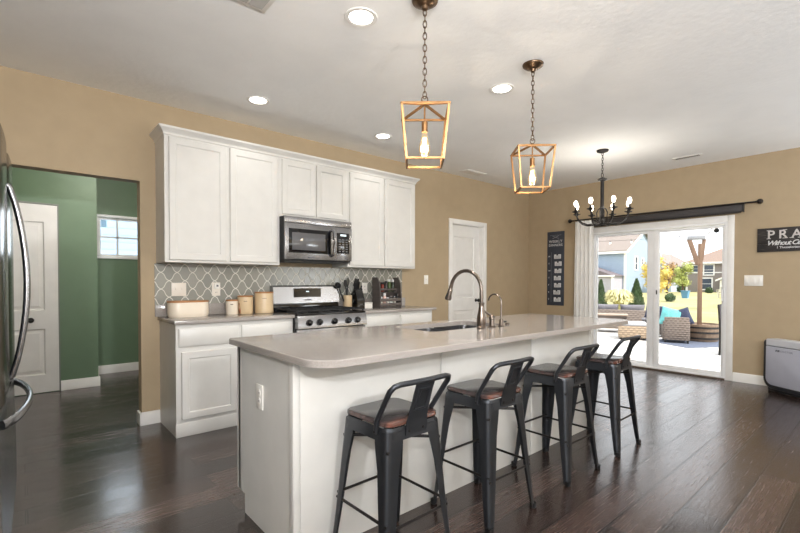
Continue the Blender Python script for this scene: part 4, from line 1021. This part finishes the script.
# hallway ceiling lamp, behind the header
hl = thing('hall_lamp', 'round white lamp on the hallway ceiling', 'ceiling light', (.75, 5.1, CH))
MB().lathe([(.001, -.09), (.08, -.082), (.13, -.05), (.145, -.015)], (0, 0, 0), 28).build('shade', mat('lamp_opal', (255, 246, 232), .4, emit=3), hl)
MB().lathe([(.15, -.0145), (.155, -.01), (.155, 0)], (0, 0, 0), 28).build('lamp_base', BRONZE, hl)
l = bpy.data.lights.new('hall_light', 'POINT'); l.energy = 26; l.shadow_soft_size = .12; l.color = (1, .96, .9)
lo = bpy.data.objects.new('hall_light', l); COL.objects.link(lo); lo.parent = hl; lo.location = (0, 0, -.22)

# ------------------------------------------------------------------ outdoors
GZ = -.10
o = MB().box(PX+.14, 13.6, -3, 11, GZ-.1, GZ).build('patio', PAVERS); tag(o, 'pale paver patio outside the door', 'patio', kind='structure')
o = MB().box(PX+.14, 160, -70, 110, GZ-.9, GZ-.105).build('lawn', LAWN); tag(o, 'dry yellow-green lawn beyond the patio', 'lawn', kind='structure')
o = MB().loft([ring3([(10.02, 2.80), (10.02+2.3, 2.80-1.33), (10.02+2.3+.64, 2.80-1.33+1.1), (10.02+.64, 2.80+1.1)], z) for z in (GZ+.0005, GZ+.009)]).build('outdoor_rug', RUG); tag(o, 'blue-grey rug on the patio under the wicker chair', 'rug')

def legs4(o, hx, hy, z1, r, m, ox=0, oy=0):
    for sx in (-1, 1):
        for sy in (-1, 1): MB().box(ox+sx*hx-r, ox+sx*hx+r, oy+sy*hy-r, oy+sy*hy+r, 0, z1, .003).build('leg', m, o)
def pillow(name, lab, cat, loc, rot, sx, sy, sz, m, group=None):
    bm = bmesh.new(); bmesh.ops.create_cube(bm, size=1); bmesh.ops.subdivide_edges(bm, edges=bm.edges[:], cuts=7, use_grid_fill=True)
    for v in bm.verts:
        x, y, z = v.co*2
        k = (1-abs(x)**4)*(1-abs(z)**4)
        v.co = Vector((x*sx/2*(1-.06*(1-abs(z)**2)*abs(x)**3), y*sy/2*(.12+.88*k**.5), z*sz/2*(1-.06*(1-abs(x)**2)*abs(z)**3)))
    ob = MB().addbm(bm).build(name, m, None, 60); ob.location = loc; ob.rotation_euler = rot
    return tag(ob, lab, cat, group)

FAZ = math.radians(-40.87-24)      # faces square to the line of sight through the door
# wicker armchair with its back to the house
ac = thing('wicker_armchair', 'grey-brown wicker armchair on the blue patio rug', 'armchair', (10.86, 3.27, GZ+.0095), math.radians(-68+0))
MB().box(-.30, .30, -.32, -.25, .07, .62, .02).build('backrest', WICKER_GREY, ac)
for s in (-1, 1): MB().box(s*.30-.05 if s > 0 else -.33, .33 if s > 0 else -.25, -.25, .33, .07, .52, .02).build('arm', WICKER_GREY, ac)
MB().box(-.25, .25, -.25, .33, .07, .28, .01).build('seat_base', WICKER_GREY, ac)
MB().box(-.245, .245, -.245, .34, .281, .38, .03).build('seat_cushion', CUSH_GREY, ac)
legs4(ac, .27, .27, .07, .025, BLACK_MATTE)
ac.scale = (.76, .9, .9)
A = Matrix.Translation(ac.location) @ Matrix.Rotation(math.radians(-68), 4, 'Z') @ Matrix.Diagonal((.76, .9, .9, 1))
def on_chair(p): return A @ Vector(p)
pillow('throw_pillow', 'teal patterned pillow leaning in the wicker armchair', 'pillow', on_chair((-.12, -.12, .60)), (math.radians(-12), math.radians(14), math.radians(-68)), .42, .14, .40, CUSH_TEAL, 'patio pillows')
pillow('throw_pillow', 'navy pillow at the right of the wicker armchair', 'pillow', on_chair((.14, -.10, .60)), (math.radians(-14), math.radians(-18), math.radians(-60)), .38, .13, .38, CUSH_NAVY, 'patio pillows')
st = thing('wicker_side_table', 'dark wicker side table left of the armchair, behind the door stile', 'side table', (11.65, 3.98, GZ), math.radians(-68))
MB().box(-.24, .24, -.24, .24, .06, .40, .015).build('table_body', wicker_material('wicker_dark', (72, 66, 64)), st)
MB().box(-.25, .25, -.25, .25, .401, .425, .006).build('table_top', CUSH_GREY, st); legs4(st, .2, .2, .06, .025, BLACK_MATTE)
pillow('throw_pillow', 'navy pillow set on the dark wicker side table', 'pillow', (11.65, 3.98, GZ+.43+.165), (0, math.radians(8), math.radians(-68)), .36, .14, .33, CUSH_NAVY, 'patio pillows')

ot = thing('wicker_ottoman', 'tan wicker ottoman with a pale cushion by the patio table', 'ottoman', (10.75, 4.13, GZ), math.radians(-66))
MB().box(-.29, .29, -.28, .28, .04, .32, .015).build('ottoman_body', WICKER_TAN, ot); MB().box(-.295, .295, -.285, .285, .321, .39, .025).build('cushion', CUSH_LIGHT, ot); legs4(ot, .24, .24, .04, .025, BLACK_MATTE)
tb = thing('patio_table', 'low dark slatted table before the outdoor sofa', 'table', (11.65, 5.60, GZ), math.radians(-66))
for i in range(5): MB().box(-.95, .95, -.30+i*.121, -.30+i*.121+.112, .44, .47, .004).build('top_slat', mat('table_wood', (150, 132, 116), .6, var=.1), tb)
for s in (-1, 1): MB().box(-.92, .92, s*.28-.02, s*.28+.02, .385, .439).build('side_rail', mat('table_dark', (74, 64, 58), .6), tb)
legs4(tb, .87, .26, .385, .035, MATS['table_dark'])
MB().box(-.85, .85, -.24, .24, .10, .125).build('lower_shelf', MATS['table_wood'], tb)
sf = thing('outdoor_sofa', 'grey-cushioned wicker sofa at the back of the patio', 'sofa', (13.1, 5.75, GZ), math.radians(112))
# local: width along x, faces -y after the turn
MB().box(-1.15, 1.15, .25, .36, .06, .53, .02).build('backrest', WICKER_GREY, sf)
for s in (-1, 1): MB().box(s*1.09-.07, s*1.09+.07, -.42, .25, .06, .48, .02).build('arm', WICKER_TAN, sf)
MB().box(-1.02, 1.02, -.42, .25, .06, .28, .01).build('seat_base', WICKER_GREY, sf)
for i in range(3): MB().box(-1.01+i*.675, -.345+i*.675, -.43, .03, .281, .36, .03).build('seat_cushion', CUSH_GREY, sf)
legs4(sf, 1.08, .33, .06, .03, BLACK_MATTE)
B = Matrix.Translation(sf.location) @ Matrix.Rotation(math.radians(112), 4, 'Z')
for i, lab in enumerate(('grey back cushion at the right end of the outdoor sofa', 'grey back cushion in the middle of the outdoor sofa', 'grey back cushion at the left end of the outdoor sofa')):
    pillow('back_cushion', lab, 'cushion', B @ Vector((-.67+i*.67, .13, .510)), (math.radians(-10), 0, math.radians(112)), .64, .17, .34, CUSH_GREY, 'sofa back cushions')

pl = thing('barrel_planter', 'weathered half-barrel planter holding the wooden post', 'planter', (11.55, 2.97, GZ+.0095))
MB().lathe([(.31, 0), (.325, .02), (.375, .36), (.375, .38), (.345, .38), (.34, .34), (.001, .335)], (0, 0, 0), 30).build('staves', BARRELWOOD, pl)
for z, r in ((.07, .334), (.20, .353), (.31, .369)): MB().lathe([(r, z-.018), (r+.006, z-.018), (r+.009, z+.018), (r, z+.018)], (0, 0, 0), 30).build('hoop', IRON, pl)
ps = thing('wooden_post', 'tall brown wooden post with forked top standing in the barrel', 'post', (11.55, 3.0, GZ+.35))
MB().box(-.042, .042, -.042, .042, 0, 1.84, .006).build('post_beam', POSTWOOD, ps)
b_ = MB().box(-.04, .04, -.045, .045, 0, .62, .006).xf(TR((-.02, .04, 1.36)) @ Matrix.Rotation(math.radians(-17), 4, 'X')); b_.build('brace', POSTWOOD, ps)
b_ = MB().box(-.035, .035, -.035, .035, 0, .48, .006).xf(TR((0, -.02, 1.46)) @ Matrix.Rotation(math.radians(6), 4, 'X')); b_.build('brace', POSTWOOD, ps)
ps.rotation_euler = (0, 0, math.radians(22))
MB().box(-.07, .07, -.09, .25, 1.93, 2.02, .01).build('cap_bracket', mat('cap_grey', (150, 152, 156), .4, .3), ps)
def string(name, lab, pts, nb):
    o = thing(name, lab, 'string lights', pts[0], 0, 'patio string lights'); P0 = Vector(pts[0]); P1 = Vector(pts[1]); sag = pts[2]
    def at(t_): p = P0.lerp(P1, t_); p.z -= sag*4*t_*(1-t_); return p - P0
    MB().tube([at(k/24) for k in range(25)], .004, 5).build('wire', BLACK_MATTE, o)
    for k in range(nb):
        p = at((k+.5)/nb); MB().cyl(p, p-Vector((0, 0, .035)), .012, None, 8).build('lamp_socket', BLACK_MATTE, o)
        MB().sphere(p-Vector((0, 0, .06)), .03, 1, (1, 1, 1.2)).build('lamp_bulb', mat('string_bulb', (244, 244, 240), .2), o)
string('string_lights', 'string lights running left from the wooden post', ((11.57, 3.15, 2.30), (11.9, 8.6, 2.62), .12), 10)
string('string_lights', 'string lights running from the post towards the house wall', ((11.5, 2.85, 2.30), (6.76, 1.50, 2.25), .05), 8)
# patio chair mostly behind the door jamb
pc = thing('patio_chair', 'dark metal patio chair half hidden behind the right door jamb', 'chair', (9.75, 1.90, GZ), math.radians(0))
for sy in (-1, 1):
    MB().tube([(-.25, sy*.25, 0), (-.23, sy*.25, .40), (-.27, sy*.25, .62), (-.36, sy*.25, .92)], .018, 8).build('rear_leg', BLACK_IRON, pc)
    MB().tube([(.25, sy*.25, 0), (.23, sy*.25, .60), (.10, sy*.25, .64), (-.27, sy*.25, .62)], .018, 8).build('front_leg', BLACK_IRON, pc)
MB().box(-.24, .25, -.235, .235, .39, .42, .01).build('seat', CUSH_GREY, pc)
MB().loft([[Vector((x, -.235, z)), Vector((x, .235, z)), Vector((x-.015, .235, z)), Vector((x-.015, -.235, z))] for x, z in ((-.235, .44), (-.27, .62), (-.36, .93))]).build('backrest', CUSH_GREY, pc)

def foliage(n, blobs, size, seed):
    rnd = random.Random(seed); m = MB()
    for _ in range(n):
        bx, by, bz, br = rnd.choice(blobs)
        while True:
            p = Vector((rnd.uniform(-1, 1), rnd.uniform(-1, 1), rnd.uniform(-1, 1)))
            if .3 < p.length < 1: break
        p = Vector((bx, by, bz)) + p*br
        a = Vector((rnd.gauss(0, 1), rnd.gauss(0, 1), rnd.gauss(0, 1))).normalized(); b_ = a.cross(Vector((rnd.gauss(0, 1), rnd.gauss(0, 1), rnd.gauss(0, 1)))).normalized()
        s_ = size*rnd.uniform(.6, 1.3)
        m.add([p-a*s_, p+b_*s_*.55, p+a*s_, p-b_*s_*.55], [(0, 1, 2, 3)])
    return m
def tree(name, lab, cat, x, y, h, r, m, seed, zc=None, group='trees past the patio'):
    o = thing(name, lab, cat, (x, y, GZ-.105), 0, group); rnd = random.Random(seed); blobs = []
    zc = zc or h-r*1.1
    for _ in range(9):
        blobs.append((rnd.uniform(-.55, .55)*r, rnd.uniform(-.55, .55)*r, zc+rnd.uniform(-.75, .75)*r, r*rnd.uniform(.4, .62)))
    c = MB()
    for bx, by, bz, br in blobs: c.sphere((bx, by, bz), br*.62, 1)
    fo = foliage(1100, blobs, r*.10, seed+1); c.add(fo.v, fo.f)
    c.build('crown', m, o, 0)
    t_ = MB().tube([(0, 0, 0), (r*.02, 0, zc*.6), (0, 0, zc)], [r*.10, r*.08, r*.04], 8)
    for k in range(4):
        bx, by, bz, br = blobs[k]; t_.tube([(0, 0, zc*.6), (bx*.9, by*.9, bz)], [r*.04, r*.015], 6)
    t_.build('trunk', BARK, o)
    return o
tree('yellow_tree', 'bright yellow autumn tree in front of the pale house', 'tree', 41.8, 14.0, 3.8, 1.45, LEAF_YELLOW, 11, 2.2)
tree('round_tree', 'yellow-green round tree left of the grey house', 'tree', 57.8, 16.7, 3.7, 1.15, LEAF_LIME, 21, 2.3)
tree('round_tree', 'rust-green tree behind the yellow-green round tree', 'tree', 64.0, 20.3, 4.1, 1.5, LEAF_RUST, 31, 2.4)
def conifer(x, y, h, r, seed, lab):
    o = thing('evergreen_shrub', lab, 'shrub', (x, y, GZ-.105), 0, 'cone-shaped evergreens'); rnd = random.Random(seed); m = MB()
    m.lathe([(r*.6, .03), (r*.75, h*.15), (r*.5, h*.5), (.03, h*.95)], (0, 0, 0), 10)
    for _ in range(1300):
        t_ = rnd.random()**1.5; a = rnd.uniform(0, 2*PI); rr = r*(1-t_)**.8*rnd.uniform(.75, 1.02)*(1 if t_ > .1 else .8+2*t_)
        p = Vector((math.cos(a)*rr, math.sin(a)*rr, .04+t_*h*.95)); d = Vector((math.cos(a)*.5, math.sin(a)*.5, 1)).normalized(); s_ = d.cross(Vector((rnd.gauss(0, 1), rnd.gauss(0, 1), 0))).normalized()
        m.add([p-d*.02, p+s_*.025+d*.04, p+d*.11, p-s_*.025+d*.04], [(0, 1, 2, 3)])
    m.build('foliage', LEAF_DARK, o, 0); MB().cyl((0, 0, 0), (0, 0, h*.4), .04).build('stem', BARK, o)
conifer(24.2, 10.95, 1.55, .34, 5, 'dark cone evergreen at the left, beside the curtain')
conifer(25.6, 9.62, 1.6, .42, 6, 'dark cone evergreen right of the pampas grass')
o = thing('pampas_grass', 'pale fountain-shaped ornamental grass between two evergreens', 'grass clump', (23.0, 9.5, GZ-.105))
rnd = random.Random(3); g = MB()
for _ in range(900):
    a = rnd.uniform(0, 2*PI); q = rnd.uniform(.2, 1)**.7; L = rnd.uniform(.6, 1.28); d = Vector((math.cos(a), math.sin(a), 0)); n_ = Vector((-d.y, d.x, 0))*.018
    pts = [d*.06, d*(.06+.22*q)+Vector((0, 0, .55*L)), d*(.06+.5*q)+Vector((0, 0, .88*L*(1-.1*q))), d*(.06+.68*q)+Vector((0, 0, .80*L*(1-.25*q)))]
    g.add([p-n_ for p in pts] + [p+n_ for p in pts], [(0, 1, 5, 4), (1, 2, 6, 5), (2, 3, 7, 6)])
gg = g.build('blades', GRASSBLADE, o, 0); gg['kind'] = 'stuff'
for i, (x, y, r, lab) in enumerate(((36.0, 11.2, .55, 'low dark shrub at the foot of the yellow tree'), (68, 16.6, .7, 'dark round shrub before the grey house, left of its porch'), (70.5, 20.6, .8, 'dark shrub at the left corner of the grey house'))):
    o = thing('low_shrub', lab, 'shrub', (x, y, GZ-.105), 0, 'low shrubs')
    f_ = foliage(500, [(0, 0, r*.55, r*.62), (r*.5, r*.3, r*.45, r*.5), (-r*.5, -r*.3, r*.45, r*.5)], r*.14, 50+i); f_.sphere((0, 0, r*.5), r*.5, 2).build('foliage', LEAF_DARK, o, 0)

def house_window(o, x, y, z, w_, h_, axis):
    """white frame with dark pane; axis 'x' = on a face looking to -x, 'y' = to -y"""
    def bx(mb, a0, a1, d0, d1, z0, z1):
        if axis == 'x': mb.box(x-d1, x-d0, y+a0, y+a1, z0, z1)
        else: mb.box(x+a0, x+a1, y-d1, y-d0, z0, z1)
        return mb
    f_ = MB(); t_ = .16
    bx(f_, -w_/2-t_, -w_/2, 0, .08, z-t_, z+h_+t_); bx(f_, w_/2, w_/2+t_, 0, .08, z-t_, z+h_+t_); bx(f_, -w_/2, w_/2, 0, .08, z-t_, z); bx(f_, -w_/2, w_/2, 0, .08, z+h_, z+h_+t_); bx(f_, -w_/2, w_/2, 0, .06, z+h_*.48, z+h_*.52)
    wo_ = f_.build('window', WHITE_TRIM, o); bx(MB(), -w_/2, w_/2, 0.001, .03, z, z+h_).build('pane', mat('house_pane', (70, 80, 96), .15), wo_)
bh = thing('blue_house', 'two-storey blue house with a grey gable roof behind the evergreens', 'house', (0, 0, 0))
hx0, hx1, hy0, hy1 = 57.5, 68.5, 23.0, 38.0; zf, ze, zp = GZ-.3, 5.1, 8.1; xm = (hx0+hx1)/2
MB().prism([(hx0, zf), (hx1, zf), (hx1, ze), (xm, zp), (hx0, ze)], 'y', hy0, hy1).build('walls', SIDING_BLUE, bh)
MB().prism([(hx0-.4, ze-.1), (xm, zp+.1), (hx1+.4, ze-.1), (hx1+.4, ze+.15), (xm, zp+.4), (hx0-.4, ze+.15)], 'y', hy0-.35, hy1).build('roof', ROOF_GREY, bh)
MB().prism([(hx0-.42, ze-.25), (xm, zp-.05), (hx1+.42, ze-.25), (hx1+.42, ze+.02), (xm, zp+.22), (hx0-.42, ze+.02)], 'y', hy0-.42, hy0-.34).box(hx0-.45, hx0-.38, hy0-.4, hy1, ze-.25, ze+.05).box(hx0-.06, hx0+.14, hy0-.06, hy0+.14, zf, ze-.1).build('white_trim', WHITE_TRIM, bh)
house_window(bh, 60.9, hy0, 2.9, .75, 1.6, 'y'); house_window(bh, 63.0, hy0, 3.6, .55, .75, 'y')
gw = MB().box(54.6, 57.5, 23.3, 31, zf, 2.1).build('garage_wing', SIDING_LILAC, bh)
MB().prism([(23.0, 2.0), (31, 2.0), (31, 3.5), (27.2, 3.5)], 'x', 54.3, 57.5).build('garage_roof', mat('roof_dark', (104, 96, 100), .9), gw)
MB().box(54.5, 54.62, 23.22, 23.42, zf, 2.0).box(54.25, 54.35, 22.95, 31, 1.9, 2.08).build('garage_trim', WHITE_TRIM, gw)
ph = thing('pale_house', 'pale blue gabled house partly hidden by the yellow tree', 'house', (0, 0, 0))
MB().prism([(29.5, zf), (22.3, zf), (22.3, 3.4), (26.0, 5.6), (29.5, 3.4)], 'x', 72, 84).build('walls', SIDING_PALE, ph)
MB().prism([(21.9, 3.25), (26.0, 5.65), (30, 3.25), (30, 3.5), (26.0, 5.95), (21.9, 3.5)], 'x', 71.7, 84).build('roof', ROOF_GREY, ph)
MB().prism([(21.85, 3.1), (26.0, 5.5), (30.05, 3.1), (30.05, 3.3), (26.0, 5.75), (21.85, 3.3)], 'x', 71.6, 71.72).build('white_trim', WHITE_TRIM, ph)
gh = thing('grey_house', 'grey-brown house with a gabled porch beyond the lawn', 'house', (0, 0, 0))
gx, gy0, gy1, ge = 75.0, 8.5, 21.2, 4.15
MB().box(gx, gx+11, gy0, gy1, zf, ge).build('walls', SIDING_GREY, gh)
MB().loft([[Vector((gx-.5, gy0-.5, ge-.05)), Vector((gx+11.5, gy0-.5, ge-.05)), Vector((gx+11.5, gy1+.5, ge-.05)), Vector((gx-.5, gy1+.5, ge-.05))], [Vector((gx+5, gy0+4.9, ge+2.9)), Vector((gx+6, gy0+4.9, ge+2.9)), Vector((gx+6, gy1-5.0, ge+2.9)), Vector((gx+5, gy1-5.0, ge+2.9))]]).build('roof', ROOF_BROWN, gh, 20)
MB().box(gx-.55, gx-.45, gy0-.5, gy1+.5, ge-.25, ge).box(gx-.1, gx+.02, gy1-.2, gy1+.05, zf, ge-.2).box(gx-.06, gx, gy0, gy1, 2.55, 2.7).build('white_trim', WHITE_TRIM, gh)
for y, z, w_, h_ in ((19.9, 2.75, .9, .9), (18.4, 2.35, 1.1, 1.35), (15.9, 2.9, .8, .8), (13.6, 2.9, 2.2, .75), (18.7, .25, 1.3, 1.5)): house_window(gh, gx, y, z, w_, h_, 'x')
po = MB().prism([(12.0, 1.55), (16.7, 1.55), (14.4, 2.55)], 'x', gx-2.0, gx).build('porch_gable', SIDING_PALE, gh)
MB().prism([(11.7, 1.5), (14.4, 2.7), (17.0, 1.5), (17.0, 1.72), (14.4, 2.92), (11.7, 1.72)], 'x', gx-2.3, gx).build('porch_roof', ROOF_BROWN, po)
MB().prism([(11.65, 1.35), (14.4, 2.55), (17.05, 1.35), (17.05, 1.58), (14.4, 2.8), (11.65, 1.58)], 'x', gx-2.4, gx-2.3).build('porch_fascia', WHITE_TRIM, po)
for y in (12.3, 14.1, 15.3, 16.5): MB().box(gx-2.0, gx-1.75, y-.12, y+.12, zf, 1.5).build('porch_column', WHITE_TRIM, po)
MB().box(gx-2.1, gx, 12.0, 16.8, zf, zf+.35).build('porch_floor', mat('porch_grey', (150, 146, 142), .8), po)
dd = MB().box(gx-.06, gx-.001, 12.9, 13.9, zf+.36, 1.75).build('front_door', mat('door_dark', (86, 60, 50), .5), gh)
MB().tube([(gx-.1, 13.4+.28*math.cos(2*PI*k/14), .95+.28*math.sin(2*PI*k/14)) for k in range(14)], .08, 6, closed=True).build('wreath', LEAF_DARK, dd)
rl = MB()
for k in range(14): rl.box(gx-2.0, gx-1.95, 15.3+k*.09, 15.34+k*.09, zf+.35, .55)
rl.box(gx-2.02, gx-1.93, 15.2, 16.6, .52, .60).build('porch_railing', WHITE_TRIM, po)
bn = thing('blue_bin', 'small blue tub on the far lawn', 'tub', (44.5, 12.65, GZ-.105))
MB().loft([ring3(rrect(0, 0, .22+.07*z, .22+.07*z, .05), z*.62) for z in (0, 1)]).build('tub', mat('tub_blue', (86, 138, 176), .5), bn); MB().box(-.32, .32, -.32, .32, .62, .68, .01).build('rim', MATS['tub_blue'], bn)
lb = thing('garden_bench', 'pale garden bench on the far lawn before the porch', 'bench', (47.5, 10.3, GZ-.105), math.radians(90))
BW = mat('bench_pale', (206, 200, 186), .7)
MB().box(-.7, .7, -.2, .2, .40, .45).build('seat', BW, lb); MB().box(-.7, .7, .18, .22, .55, .80).build('backrest', BW, lb)
for sx in (-.6, .6):
    for sy in (-.17, .19): MB().box(sx-.035, sx+.035, sy-.03, sy+.03, 0, .40 if sy < 0 else .8).build('leg', BW, lb)
# neighbour's wall seen through the hallway window
nb = thing('neighbour_house', 'blue-sided wall seen through the hallway window', 'house', (0, 0, 0))
MB().box(-6, 5.5, 11.5, 12.2, GZ-.3, 5.5).build('wall', SIDING_SKY, nb); MB().box(-6.3, 5.8, 11.2, 12.6, 5.5, 5.75).build('eave', WHITE_TRIM, nb)
